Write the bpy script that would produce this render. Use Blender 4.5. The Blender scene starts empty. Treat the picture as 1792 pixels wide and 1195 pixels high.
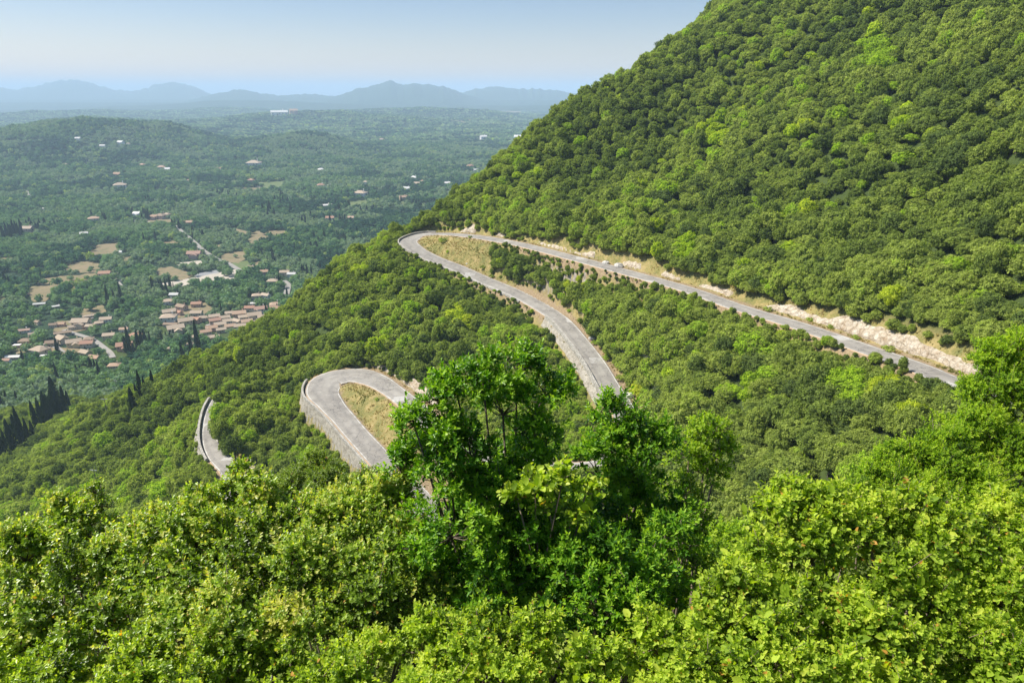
import bpy, math, random
import numpy as np
from mathutils import Vector

# ============================================================ camera, sky, sun, exposure
scene = bpy.context.scene
COL = scene.collection
W0, H0, F = 1792.0, 1195.0, 1195.0
CX, CY = 896.0, 597.5
TH = math.atan((CY - 160.0) / F)          # pitch below the horizon
CT, ST = math.cos(TH), math.sin(TH)
cam_data = bpy.data.cameras.new("camera")
cam_data.sensor_width = 36.0
cam_data.lens = F / W0 * 36.0
cam_data.clip_start = 0.05
cam_data.clip_end = 120000.0
cam = bpy.data.objects.new("camera", cam_data)
cam.location = (0, 0, 0)
cam.rotation_euler = (math.pi / 2 - TH, 0, 0)
COL.objects.link(cam)
scene.camera = cam

SUN_ELEV = math.radians(52.0)
SUN_AZ = math.radians(-80.0)               # from +Y towards +X
sdir = Vector((math.sin(SUN_AZ) * math.cos(SUN_ELEV), math.cos(SUN_AZ) * math.cos(SUN_ELEV), math.sin(SUN_ELEV)))
world = bpy.data.worlds.new("World")
scene.world = world
world.use_nodes = True
wn = world.node_tree
for n in list(wn.nodes):
    wn.nodes.remove(n)
sky = wn.nodes.new("ShaderNodeTexSky")
sky.sky_type = 'NISHITA'
sky.sun_disc = False
sky.sun_elevation = SUN_ELEV
sky.sun_rotation = SUN_AZ
sky.altitude = 300.0
sky.air_density = 1.15
sky.dust_density = 0.6
sky.ozone_density = 2.0
bg = wn.nodes.new("ShaderNodeBackground")
bg.inputs['Strength'].default_value = 0.09
wo = wn.nodes.new("ShaderNodeOutputWorld")
# warm dusty air low over the horizon, clear blue above it
wtc = wn.nodes.new("ShaderNodeTexCoord")
wsp = wn.nodes.new("ShaderNodeSeparateXYZ")
wrp = wn.nodes.new("ShaderNodeValToRGB")
for _e, (_p, _c) in zip([wrp.color_ramp.elements[0], wrp.color_ramp.elements[1], wrp.color_ramp.elements.new(.1), wrp.color_ramp.elements.new(.2)],
                        [(0.0, (1.05, .84, .82, 1)), (.5, (.64, .78, .95, 1)), (.09, (.72, .71, .80, 1)), (.2, (.45, .56, .74, 1))]):
    _e.position = _p
    _e.color = _c
wmx = wn.nodes.new("ShaderNodeMix")
wmx.data_type = 'RGBA'
wmx.blend_type = 'MULTIPLY'
wmx.inputs[0].default_value = 1.0
wn.links.new(wtc.outputs['Generated'], wsp.inputs[0])
wn.links.new(wsp.outputs[2], wrp.inputs[0])
wn.links.new(sky.outputs[0], wmx.inputs[6])
wn.links.new(wrp.outputs[0], wmx.inputs[7])
wn.links.new(wmx.outputs[2], bg.inputs[0])
wn.links.new(bg.outputs[0], wo.inputs[0])
sun_data = bpy.data.lights.new("sun", 'SUN')
sun_data.energy = 5.0
sun_data.angle = math.radians(0.5)
sun_data.color = (1.0, 0.95, 0.86)
sun = bpy.data.objects.new("sun", sun_data)
sun.rotation_euler = sdir.to_track_quat('Z', 'Y').to_euler()
COL.objects.link(sun)
scene.view_settings.view_transform = 'Standard'
scene.view_settings.look = 'None'
scene.view_settings.exposure = 0.75
scene.view_settings.gamma = 1.0
try:
    scene.cycles.max_bounces = 6
    scene.cycles.diffuse_bounces = 3
    scene.cycles.glossy_bounces = 2
    scene.cycles.transmission_bounces = 4
    scene.cycles.volume_bounces = 2
    scene.cycles.transparent_max_bounces = 8
    scene.cycles.volume_max_steps = 64
except Exception:
    pass

# ============================================================ helpers
rng = np.random.default_rng(7)


def ray(px, py):
    a = (px - CX) / F
    b = (CY - py) / F
    return np.array([a, CT + b * ST, -ST + b * CT])


def P(px, py, Y, dz=0.0):
    d = ray(px, py)
    k = Y / d[1]
    return np.array([d[0] * k, Y, d[2] * k + dz])


def project(p):
    p = np.asarray(p, float)
    x, y, z = p[..., 0], p[..., 1], p[..., 2]
    w = y * CT - z * ST
    v = y * ST + z * CT
    return CX + F * x / w, CY - F * v / w, w


def hash2(ix, iy, seed):
    h = (ix.astype(np.int64) * 374761393 + iy.astype(np.int64) * 668265263 + seed * 1442695041) & 0xffffffff
    h = ((h ^ (h >> 13)) * 1274126177) & 0xffffffff
    h = h ^ (h >> 16)
    return (h & 0xffffff) / float(0xffffff)


def vnoise(x, y, seed=0):
    ix, iy = np.floor(x), np.floor(y)
    fx, fy = x - ix, y - iy
    ux, uy = fx * fx * (3 - 2 * fx), fy * fy * (3 - 2 * fy)
    a, b = hash2(ix, iy, seed), hash2(ix + 1, iy, seed)
    c, d = hash2(ix, iy + 1, seed), hash2(ix + 1, iy + 1, seed)
    return (a * (1 - ux) + b * ux) * (1 - uy) + (c * (1 - ux) + d * ux) * uy


def fbm(x, y, seed=0, octaves=4, ridged=False):
    s, a, t = 0.0, 0.5, 0.0
    for o in range(octaves):
        n = vnoise(x, y, seed + o * 17)
        if ridged:
            n = 1 - np.abs(2 * n - 1)
        s = s + a * n
        t += a
        a *= 0.5
        x, y = x * 2.03 + 11.3, y * 2.03 - 7.7
    return s / t


def smooth(a, b, x):
    t = np.clip((x - a) / (b - a), 0, 1)
    return t * t * (3 - 2 * t)


def mesh_from(name, verts, faces, mats=(), smooth_shade=False, uv=None, mat_idx=None, attrs=None):
    me = bpy.data.meshes.new(name)
    verts = np.asarray(verts, np.float32)
    if isinstance(faces, np.ndarray):
        n, k = faces.shape
        me.vertices.add(len(verts))
        me.vertices.foreach_set("co", verts.ravel())
        me.loops.add(n * k)
        me.loops.foreach_set("vertex_index", faces.astype(np.int32).ravel())
        me.polygons.add(n)
        me.polygons.foreach_set("loop_start", np.arange(0, n * k, k, dtype=np.int32))
        try:
            me.polygons.foreach_set("loop_total", np.full(n, k, dtype=np.int32))
        except Exception:
            pass
        if mat_idx is not None:
            me.polygons.foreach_set("material_index", np.asarray(mat_idx, np.int32))
        if smooth_shade:
            me.polygons.foreach_set("use_smooth", np.ones(n, bool))
        me.update(calc_edges=True)
    else:
        me.from_pydata([tuple(map(float, v)) for v in verts], [], [tuple(f) for f in faces])
        if mat_idx is not None:
            me.polygons.foreach_set("material_index", np.asarray(mat_idx, np.int32))
        if smooth_shade:
            me.polygons.foreach_set("use_smooth", np.ones(len(me.polygons), bool))
        me.update()
    for m in mats:
        me.materials.append(m)
    if attrs:
        for an, arr in attrs.items():
            at = me.attributes.new(an, 'FLOAT', 'POINT')
            at.data.foreach_set("value", np.asarray(arr, np.float32))
    return me


def link(name, me, parent=None, kind=None, label=None, cat=None, group=None, loc=None):
    o = bpy.data.objects.new(name, me)
    COL.objects.link(o)
    if parent is not None:
        o.parent = parent
    if loc is not None:
        o.location = loc
    if kind:
        o['kind'] = kind
    if label:
        o['label'] = label
    if cat:
        o['category'] = cat
    if group:
        o['group'] = group
    return o


class MB:
    """collects verts/faces for one mesh"""
    def __init__(self):
        self.v, self.f, self.m = [], [], []

    def add(self, verts, faces, mi=0):
        b = len(self.v)
        self.v += [tuple(map(float, p)) for p in verts]
        self.f += [tuple(i + b for i in fc) for fc in faces]
        self.m += [mi] * len(faces)

    def box(self, x0, x1, y0, y1, z0, z1, mi=0):
        self.add([(x0, y0, z0), (x1, y0, z0), (x1, y1, z0), (x0, y1, z0), (x0, y0, z1), (x1, y0, z1), (x1, y1, z1), (x0, y1, z1)],
                 [(0, 3, 2, 1), (4, 5, 6, 7), (0, 1, 5, 4), (1, 2, 6, 5), (2, 3, 7, 6), (3, 0, 4, 7)], mi)

    def tube(self, pts, radii, n=6, mi=0):
        pts = [np.asarray(p, float) for p in pts]
        rings = []
        for i, p in enumerate(pts):
            d = pts[min(i + 1, len(pts) - 1)] - pts[max(i - 1, 0)]
            d = d / (np.linalg.norm(d) + 1e-9)
            u = np.cross(d, (0.31, 0.2, 0.93) if abs(d[2]) < 0.9 else (1, 0, 0))
            u /= np.linalg.norm(u) + 1e-9
            w = np.cross(d, u)
            rings.append([p + radii[i] * (math.cos(2 * math.pi * k / n) * u + math.sin(2 * math.pi * k / n) * w) for k in range(n)])
        v = [q for r in rings for q in r]
        f = []
        for i in range(len(pts) - 1):
            for k in range(n):
                a, b = i * n + k, i * n + (k + 1) % n
                f.append((a, b, b + n, a + n))
        f.append(tuple(range(n - 1, -1, -1)))
        f.append(tuple(range((len(pts) - 1) * n, len(pts) * n)))
        self.add(v, f, mi)

    def mesh(self, name, mats, smooth_shade=False):
        return mesh_from(name, self.v, self.f, mats, smooth_shade, mat_idx=self.m)


# ---- materials
class NT:
    def __init__(self, name):
        self.mat = bpy.data.materials.new(name)
        self.mat.use_nodes = True
        self.t = self.mat.node_tree
        for n in list(self.t.nodes):
            self.t.nodes.remove(n)
        self.out = self.t.nodes.new("ShaderNodeOutputMaterial")

    def n(self, kind, **kw):
        nd = self.t.nodes.new(kind)
        for k, v in kw.items():
            if hasattr(nd, k):
                setattr(nd, k, v)
            else:
                nd.inputs[k.replace('_', ' ')].default_value = v
        return nd

    def l(self, a, b):
        self.t.links.new(a, b)

    def noise(self, scale, detail=3.0, rough=0.6, vec=None, obj=False):
        nd = self.n("ShaderNodeTexNoise")
        nd.inputs['Scale'].default_value = scale
        nd.inputs['Detail'].default_value = detail
        nd.inputs['Roughness'].default_value = rough
        if vec is None:
            vec = self.n("ShaderNodeTexCoord").outputs['Object'] if obj else self.n("ShaderNodeNewGeometry").outputs['Position']
        self.l(vec, nd.inputs['Vector'])
        return nd.outputs['Fac']

    def ramp(self, fac, stops, interp='LINEAR'):
        nd = self.n("ShaderNodeValToRGB")
        cr = nd.color_ramp
        cr.interpolation = interp
        while len(cr.elements) < len(stops):
            cr.elements.new(0.5)
        for e, (p, c) in zip(cr.elements, stops):
            e.position = p
            e.color = (c[0], c[1], c[2], 1) if not isinstance(c, (int, float)) else (c, c, c, 1)
        self.l(fac, nd.inputs[0])
        return nd.outputs['Color']

    def mix(self, fac, a, b, mode='MIX'):
        nd = self.n("ShaderNodeMix", data_type='RGBA', blend_type=mode)
        for s, v in ((0, fac), (6, a), (7, b)):
            if hasattr(v, 'links'):
                self.l(v, nd.inputs[s])
            else:
                nd.inputs[s].default_value = v if isinstance(v, (int, float)) else (v[0], v[1], v[2], 1)
        return nd.outputs[2]

    def math(self, op, a, b=0.0):
        nd = self.n("ShaderNodeMath", operation=op)
        for s, v in ((0, a), (1, b)):
            if hasattr(v, 'links'):
                self.l(v, nd.inputs[s])
            else:
                nd.inputs[s].default_value = v
        return nd.outputs[0]

    def attr(self, name, kind='GEOMETRY'):
        nd = self.n("ShaderNodeAttribute", attribute_type=kind, attribute_name=name)
        return nd.outputs['Fac']

    def bump(self, h, strength=0.5, dist=0.1):
        nd = self.n("ShaderNodeBump")
        nd.inputs['Strength'].default_value = strength
        nd.inputs['Distance'].default_value = dist
        self.l(h, nd.inputs['Height'])
        return nd.outputs['Normal']

    def principled(self, col, rough=0.8, normal=None, spec=0.3):
        nd = self.n("ShaderNodeBsdfPrincipled")
        if hasattr(col, 'links'):
            self.l(col, nd.inputs['Base Color'])
        else:
            nd.inputs['Base Color'].default_value = (col[0], col[1], col[2], 1)
        if hasattr(rough, 'links'):
            self.l(rough, nd.inputs['Roughness'])
        else:
            nd.inputs['Roughness'].default_value = rough
        nd.inputs['Specular IOR Level'].default_value = spec
        if normal is not None:
            self.l(normal, nd.inputs['Normal'])
        self.l(nd.outputs[0], self.out.inputs[0])
        return nd


def mat_plain(name, col, rough=0.8, var=0.2, scale=1.5, spec=0.3, bump=0.0):
    t = NT(name)
    c = t.mix(t.noise(scale), [x * (1 - var) for x in col], [min(1, x * (1 + var)) for x in col])
    nrm = t.bump(t.noise(scale * 6), bump, 0.05) if bump else None
    t.principled(c, rough, nrm, spec)
    return t.mat


def mat_leaf(name, stops, trans=0.35, rough=0.5, gloss=0.0, tint_kind='INSTANCER', vscale=0.0, vamt=0.35, tr_col=(1.25, 1.35, 0.45)):
    """foliage: colour picked by a per-tree tint and a per-leaf attribute"""
    t = NT(name)
    tint = t.attr('tint', tint_kind)
    lv = t.attr('leafvar')
    fac = t.math('ADD', tint, t.math('MULTIPLY', t.math('SUBTRACT', lv, 0.5), 0.22))
    c = t.ramp(fac, stops)
    br = t.math('ADD', 1.0 - vamt / 2, t.math('MULTIPLY', lv, vamt))
    vm = t.n("ShaderNodeVectorMath", operation='SCALE')
    t.l(c, vm.inputs[0])
    t.l(br, vm.inputs['Scale'])
    c = vm.outputs[0]
    dif = t.n("ShaderNodeBsdfDiffuse")
    t.l(c, dif.inputs[0])
    tr = t.n("ShaderNodeBsdfTranslucent")
    tc = t.n("ShaderNodeVectorMath", operation='MULTIPLY')
    t.l(c, tc.inputs[0])
    tc.inputs[1].default_value = tr_col
    t.l(tc.outputs[0], tr.inputs[0])
    mx = t.n("ShaderNodeMixShader")
    mx.inputs[0].default_value = trans
    t.l(dif.outputs[0], mx.inputs[1])
    t.l(tr.outputs[0], mx.inputs[2])
    res = mx.outputs[0]
    if gloss > 0:
        g = t.n("ShaderNodeBsdfGlossy")
        g.inputs['Roughness'].default_value = rough
        g.inputs[0].default_value = (1, 1, 1, 1)
        fr = t.n("ShaderNodeFresnel")
        fr.inputs['IOR'].default_value = 1.45
        m2 = t.n("ShaderNodeMixShader")
        t.l(t.math('MULTIPLY', fr.outputs[0], gloss), m2.inputs[0])
        t.l(res, m2.inputs[1])
        t.l(g.outputs[0], m2.inputs[2])
        res = m2.outputs[0]
    t.l(res, t.out.inputs[0])
    return t.mat


# ============================================================ roads (centre lines: seen pixel + distance, or plain position)
def R(px, py, Y, w):
    return (*P(px, py, Y), w)


upper = [(92, 30, -30.5, 6.0), (80, 55, -34.0, 6.0),
         R(1690, 677, 85, 5.6), R(1602, 642, 98, 5.4), R(1500, 606, 112, 5.4), R(1400, 571, 128, 5.2), R(1300, 541, 144, 5.2),
         R(1200, 506, 164, 5.2), R(1100, 478, 184, 5.4), R(1000, 451, 206, 5.4), R(900, 426, 236, 5.8), R(850, 417, 250, 6.2),
         R(800, 411, 264, 6.2), R(765, 410, 274, 6.6), R(738, 412, 277, 7.0), R(718, 420, 272, 7.2), R(724, 434, 260, 7.2),
         R(750, 449, 250, 6.8), R(800, 469, 237, 6.6), R(850, 491, 224, 6.4), R(900, 512, 211, 6.4), R(945, 536, 198.5, 6.2),
         R(980, 560, 187, 5.8), R(1014, 598, 172, 5.6), R(1045, 640, 159, 5.6), R(1067, 678, 149, 5.6), R(1090, 715, 140, 5.8),
         (24.5, 128, -70.2, 6.2), (19, 121, -71.2, 6.6), (10, 121, -72.2, 6.6), (-2, 128, -73.6, 6.2),
         R(769, 749, 143, 6.2), R(714, 704, 159, 6.2), R(684, 682, 169, 6.6), R(655, 665, 177, 8.2), R(618, 657, 182, 10.4),
         R(581, 663, 180.5, 11.0), R(565, 683, 173.5, 9.4), R(579, 707, 166, 7.2), R(601, 732, 159, 6.4), R(625, 760, 151, 6.2),
         R(650, 787, 144, 6.2), R(678, 818, 137, 6.2), (-18, 124, -84.0, 6.4), (-15.5, 112, -85.6, 7.5), (-22, 104, -87.0, 8.5), (-34, 107, -88.4, 7.0),
         (-48, 119, -89.6, 6.2), (-60, 131, -90.6, 6.0),
         R(405, 822, 148, 5.6), R(381, 798, 156, 5.0), R(368, 774, 164, 4.2), R(365, 750, 172, 3.7), R(369, 722, 181, 3.5), R(378, 700, 190, 3.4),
         (-96.0, 206, -96.5, 5.0)]
road_cp = np.array(upper, float)
road_cp[:, 2] += 0.0


def catmull(cp, step=0.8):
    out = []
    n = len(cp)
    for i in range(n - 1):
        p0, p1, p2, p3 = cp[max(i - 1, 0)], cp[i], cp[i + 1], cp[min(i + 2, n - 1)]
        L = np.linalg.norm(p2[:2] - p1[:2])
        # centripetal style tangents
        d1 = max(np.linalg.norm(p1[:2] - p0[:2]), 1e-3)
        d3 = max(np.linalg.norm(p3[:2] - p2[:2]), 1e-3)
        t1 = ((p2 - p1) * d1 / (d1 + L) + (p1 - p0) / d1 * L * L / (d1 + L)) if i > 0 else p2 - p1
        t2 = ((p2 - p1) * d3 / (d3 + L) + (p3 - p2) / d3 * L * L / (d3 + L)) if i < n - 2 else p2 - p1
        k = max(2, int(L / step))
        for j in range(k):
            t = j / k
            h00, h10 = 2 * t**3 - 3 * t**2 + 1, t**3 - 2 * t**2 + t
            h01, h11 = -2 * t**3 + 3 * t**2, t**3 - t**2
            out.append(h00 * p1 + h10 * t1 + h01 * p2 + h11 * t2)
    out.append(cp[-1])
    return np.array(out)


road = catmull(road_cp)
# smooth elevation and width along the road
for col, it in ((2, 30), (3, 12)):
    for _ in range(it):
        road[1:-1, col] = 0.25 * road[:-2, col] + 0.5 * road[1:-1, col] + 0.25 * road[2:, col]
for _ in range(2):
    road[1:-1, :2] = 0.25 * road[:-2, :2] + 0.5 * road[1:-1, :2] + 0.25 * road[2:, :2]
rt = np.gradient(road[:, :2], axis=0)
rt /= np.linalg.norm(rt, axis=1)[:, None]
rn = np.stack([-rt[:, 1], rt[:, 0]], 1)          # left of travel
rs = np.concatenate([[0], np.cumsum(np.linalg.norm(np.diff(road[:, :2], axis=0), axis=1))])


def ridx(px, py):
    """index of the road sample that projects nearest to a pixel"""
    x, y, w = project(road[:, :3])
    return int(np.argmin((x - px) ** 2 + (y - py) ** 2))


# ============================================================ terrain
TREE = -4.0
ctrl = [tuple(road[i, :3]) for i in range(0, len(road), 14)]
T = lambda px, py, Y, dz=TREE: ctrl.append(tuple(P(px, py, Y, dz)))
# mountain skyline
T(1280, 0, 335, -9.5); T(1190, 55, 330, -9); T(1100, 110, 325, -8); T(1010, 165, 318, -7); T(920, 235, 308, -5.5); T(830, 312, 298); T(770, 362, 290); T(700, 400, 284, -3)
# mountain face
T(1792, 0, 205); T(1600, 0, 255); T(1400, 0, 310); T(1792, 200, 150); T(1600, 200, 185); T(1400, 200, 230); T(1200, 200, 285)
T(1792, 400, 112); T(1600, 400, 140); T(1400, 400, 170); T(1200, 380, 212); T(1000, 330, 265); T(1792, 560, 92); T(1000, 250, 292)
# spur crest left of the upper hairpin
T(640, 432, 268); T(600, 460, 262); T(540, 505, 258); T(480, 552, 256); T(420, 590, 252); T(360, 622, 250)
# slopes between and below the roads
T(600, 560, 215); T(700, 560, 205); T(560, 620, 200); T(480, 640, 210, -5); T(450, 720, 182, -5); T(500, 760, 160, -5)
T(900, 600, 178); T(1000, 500, 195); T(1150, 560, 148); T(1200, 640, 126); T(1150, 700, 132)
T(1350, 650, 111); T(1500, 700, 88); T(1400, 800, 82); T(1250, 800, 97); T(1300, 720, 103); T(1600, 730, 74)
T(850, 650, 158, -4); T(950, 700, 146, -4)
# outside the lower loop the ground drops away below the stone wall
for p_, q_ in ((520, 690), (545, 735), (580, 790), (620, 835)):
    b = P(p_, q_, 175 - (q_ - 690) * 0.26)
    ctrl.append((b[0] - 4.5, b[1] - 2.5, b[2] - 6.5))
# left slope
T(280, 660, 262); T(200, 700, 262); T(120, 740, 272); T(60, 790, 262); T(0, 830, 240); T(300, 760, 205); T(200, 800, 205); T(100, 850, 195)
T(300, 850, 165); T(200, 880, 160); T(0, 900, 180); T(330, 700, 214)
ctrl += [(-230, 335, -165), (-180, 345, -160), (-120, 350, -150), (-280, 300, -165), (-340, 260, -172), (-60, 360, -140)]
# near slope under the camera
ctrl += [(0, 0, -1.75), (0, 3, -4.6), (-4, 4, -6.4), (4, 4, -5.4), (0, 9, -11.0), (-8, 8, -13), (9, 9, -9.5), (0, 20, -23), (-20, 20, -33), (20, 20, -19), (40, 20, -14),
         (0, 45, -46), (-35, 45, -56), (28, 45, -39), (50, 45, -32), (0, 80, -66), (-40, 75, -76), (30, 75, -54), (-80, 90, -92), (-120, 60, -95), (-60, 30, -65),
         (-50, 0, -40), (-100, 0, -75), (40, -20, 4), (0, -30, 10), (-40, -40, -15), (90, -30, 12), (120, 20, 6), (120, 60, 14), (150, 100, 42), (200, 60, 60),
         (200, 150, 78), (240, 220, 120), (180, 260, 85), (260, 320, 150), (180, 350, 95), (-160, 100, -118), (-180, 160, -128), (-230, 200, -150), (-300, 150, -175),
         (-200, 40, -140), (-300, 0, -185), (260, 0, 90), (260, -60, 95), (-150, -60, -95),
         (110, 420, 40), (60, 400, -15), (20, 400, -60), (-30, 380, -105), (200, 450, 90), (100, 500, 0), (30, 480, -110), (0, 560, -165), (280, 430, 150)]
for xx in (-500, -400, -300, -200, -100, 0):
    ctrl.append((xx, 470 if xx < -150 else 520, -186))
    ctrl.append((xx, 640, -190))
ctrl += [(-420, 380, -188), (-520, 300, -190), (-430, 180, -188), (120, 620, -120), (250, 600, 0), (-360, 420, -187)]
ctrl = np.array(ctrl)


def tps_fit(c):
    n = len(c)
    X = c[:, :2] / 100.0
    r2 = ((X[:, None] - X[None]) ** 2).sum(-1)
    K = 0.5 * r2 * np.log(r2 + 1e-12) + np.eye(n) * 0.0006
    Pm = np.hstack([np.ones((n, 1)), X])
    A = np.block([[K, Pm], [Pm.T, np.zeros((3, 3))]])
    return np.linalg.solve(A, np.concatenate([c[:, 2], np.zeros(3)])), X


TW, TX = tps_fit(ctrl)


def tps(x, y):
    sh = np.shape(x)
    q = np.stack([np.ravel(x), np.ravel(y)], 1) / 100.0
    out = np.empty(len(q))
    for i in range(0, len(q), 20000):
        s = q[i:i + 20000]
        r2 = ((s[:, None] - TX[None]) ** 2).sum(-1)
        out[i:i + 20000] = (0.5 * r2 * np.log(r2 + 1e-12)) @ TW[:-3] + TW[-3] + s @ TW[-2:]
    return out.reshape(sh)


def gauss(x, y, cx, cy, sx, sy, ang=0.0):
    c, s = math.cos(ang), math.sin(ang)
    dx, dy = x - cx, y - cy
    u, v = dx * c + dy * s, -dx * s + dy * c
    return np.exp(-0.5 * ((u / sx) ** 2 + (v / sy) ** 2))


def hill_at(px, py, Y):
    p = P(px, py, Y)
    return p[0], p[1], p[2] + 190


HILLS = []
for (px, py, Y, sxp, syf, am) in [  # crest pixel, distance, half width in px, depth fraction
        (130, 246, 2150, 95, .13, 1.0), (250, 240, 2250, 75, .13, 1.0), (20, 258, 2050, 80, .12, 1), (370, 278, 2100, 50, .10, .8),
        (500, 240, 2350, 62, .08, 1.0), (560, 255, 2300, 40, .08, .6),
        (60, 224, 3300, 60, .1, .8), (170, 213, 3700, 50, .07, .9), (250, 216, 3500, 45, .07, .8), (330, 222, 3200, 60, .08, .7),
        (480, 203, 4100, 110, .08, 1.0), (620, 206, 4300, 90, .08, .9), (760, 190, 5200, 90, .05, .9), (640, 190, 5600, 60, .05, .6), (700, 215, 3800, 80, .1, .6),
        (45, 198, 5200, 60, .06, .9), (180, 196, 5600, 40, .05, .8), (300, 194, 6000, 60, .05, .7), (420, 190, 6400, 50, .05, .9),
        (850, 210, 4300, 60, .06, .5)]:
    hx, hy, hh = hill_at(px, py, Y)
    HILLS.append((hx, hy, hh * am, sxp / F * Y, Y * syf))

RANGES = [  # far silhouettes: distance, depth, [(px,py)...]
    (12500, 1500, [(-150, 160), (0, 155), (30, 157), (60, 152), (85, 145), (110, 141), (140, 141), (165, 148), (190, 155), (225, 161), (255, 155), (280, 147), (300, 145), (325, 149), (350, 157), (370, 166), (420, 172), (470, 180), (520, 190)]),
    (9500, 900, [(300, 185), (345, 172), (375, 165), (395, 163), (408, 158), (420, 157), (440, 161), (470, 166), (500, 168), (530, 166), (560, 166), (590, 170), (620, 176), (680, 190)]),
    (9000, 1100, [(540, 180), (575, 172), (600, 166), (625, 157), (655, 150), (672, 146), (683, 142), (698, 146), (712, 148), (740, 147), (758, 150), (775, 152), (790, 157), (806, 163), (830, 170), (850, 176)]),
    (10500, 1100, [(770, 175), (806, 162), (835, 156), (870, 153), (905, 156), (940, 156), (975, 160), (1010, 164), (1060, 165), (1120, 170), (1200, 185)]),
    (7600, 700, [(-100, 205), (0, 196), (60, 190), (120, 190), (200, 186), (260, 185), (330, 180), (370, 176), (450, 176), (520, 178), (600, 182), (700, 186), (800, 184), (900, 186), (980, 184), (1100, 188)]),
]


def valley(x, y):
    z = np.full(np.shape(x), -190.0)
    r = np.hypot(x, y)
    z = z + (fbm(x / 420, y / 420, 3, 3) - 0.5) * 14 * smooth(600, 1500, r)
    for hx, hy, hh, sx, sy in HILLS:
        z = z + hh * gauss(x, y, hx, hy, sx, sy) * (0.85 + 0.3 * fbm(x / 160, y / 160, 5, 3))
    z = z + (fbm(x / 260, y / 260, 9, 3, True) - 0.5) * 16 * smooth(1400, 2400, r)
    u = x / np.maximum(y, 1.0)
    top = np.full(np.shape(x), -1e9)
    for Y, dep, prof in RANGES:
        us = np.array([ray(a, b)[0] / ray(a, b)[1] for a, b in prof])
        zs = np.array([ray(a, b)[2] / ray(a, b)[1] for a, b in prof]) * Y + 190
        hh = np.interp(u, us, zs, left=zs[0], right=zs[-1])
        yy = (y - Y) / dep + (fbm(x / 900, y / 900, 21, 3) - 0.5) * 0.4
        prof_y = np.where(yy < 0, np.exp(-0.9 * yy * yy), np.exp(-0.4 * yy * yy))
        rough = 1 - (1 - prof_y) * 0.8 * fbm(x / 420, y / 600, 31, 5, True)
        hh = hh + (fbm(u * 90, u * 0 + Y * .01, 51, 4, True) - .5) * Y * .0042 * smooth(30, 200, hh)
        top = np.maximum(top, hh * prof_y * rough)
    z = np.where(top > 25, np.maximum(z, -190 + top), z)
    return z


_rp = road[:, :3]


def road_query(x, y):
    """distance to the road edge, IDW road height, for points near a road"""
    q = np.stack([np.ravel(x), np.ravel(y)], 1)
    d = np.full(len(q), 99.0)
    z = np.zeros(len(q))
    rr = road[::2]
    lo, hi = rr[:, :2].min(0) - 20, rr[:, :2].max(0) + 20
    sel = np.where((q > lo).all(1) & (q < hi).all(1))[0]
    for i in range(0, len(sel), 8000):
        s = sel[i:i + 8000]
        dd = np.sqrt(((q[s][:, None] - rr[None, :, :2]) ** 2).sum(-1))
        de = dd - rr[None, :, 3] / 2
        d[s] = de.min(1)
        w = 1.0 / np.maximum(dd, 0.3) ** 5
        z[s] = (w * rr[None, :, 2]).sum(1) / w.sum(1)
    return d.reshape(np.shape(x)), z.reshape(np.shape(x))


def height(x, y, graded=True):
    x, y = np.asarray(x, float), np.asarray(y, float)
    nz = tps(x, y)
    nz = nz + (fbm(x / 22, y / 22, 2, 3) - 0.5) * 2.4 * smooth(14, 40, np.hypot(x, y))
    vz = valley(x, y)
    w = smooth(500, 640, np.hypot(x, y))
    z = nz * (1 - w) + vz * w
    if graded:
        d, rz = road_query(x, y)
        cut = z > rz
        k = np.where(cut, 1 - smooth(1.7, 5.2, d), 1 - smooth(0.7, 2.5, d))
        k = np.where(d > 20, 0, k)
        z = z * (1 - k) + (rz - 0.03) * k
        z = np.where(d < 0.3, rz - 0.08, z)
    return z


def hit(px, py, y0=60.0, y1=9000.0, steps=900):
    """where the view ray of a pixel meets the bare ground"""
    d = ray(px, py)
    ys = np.geomspace(y0, y1, steps)
    xs, zs = d[0] / d[1] * ys, d[2] / d[1] * ys
    g = height(xs, ys, False)
    w = np.where(zs < g)[0]
    if len(w) == 0:
        return None
    i = w[0]
    if i == 0:
        Y = ys[0]
    else:
        a, b = zs[i - 1] - g[i - 1], g[i] - zs[i]
        Y = ys[i - 1] + (ys[i] - ys[i - 1]) * a / (a + b + 1e-9)
    xx = d[0] / d[1] * Y
    return np.array([xx, Y, float(height(np.array([xx]), np.array([Y]))[0])])


# ============================================================ materials of the setting
GREENS = [(0.0, (.105, .150, .044)), (.25, (.205, .265, .054)), (.5, (.320, .375, .080)), (.72, (.285, .43, .030)), (.88, (.42, .50, .038)), (1.0, (.46, .49, .05))]
M_CROWN = mat_leaf("oak_foliage", GREENS, trans=0.42, vamt=.55)
VGREENS = [(0.0, (.036, .090, .055)), (.3, (.095, .185, .090)), (.55, (.17, .28, .105)), (.75, (.23, .30, .21)), (1.0, (.31, .39, .10))]  # greens lightened and blued: some of the distance haze is put into the leaf colour
M_VTREE = mat_leaf("valley_foliage", VGREENS, trans=0.3, vamt=.6)
M_CYP = mat_leaf("cypress_foliage", [(0, (.014, .030, .014)), (1, (.030, .055, .020))], trans=0.1)
M_BARK = mat_plain("bark", (.14, .11, .085), 0.9, 0.35, 9.0, bump=0.6)
M_TWIG = mat_plain("twig_bark", (.22, .17, .12), 0.85, 0.4, 30.0)


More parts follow.
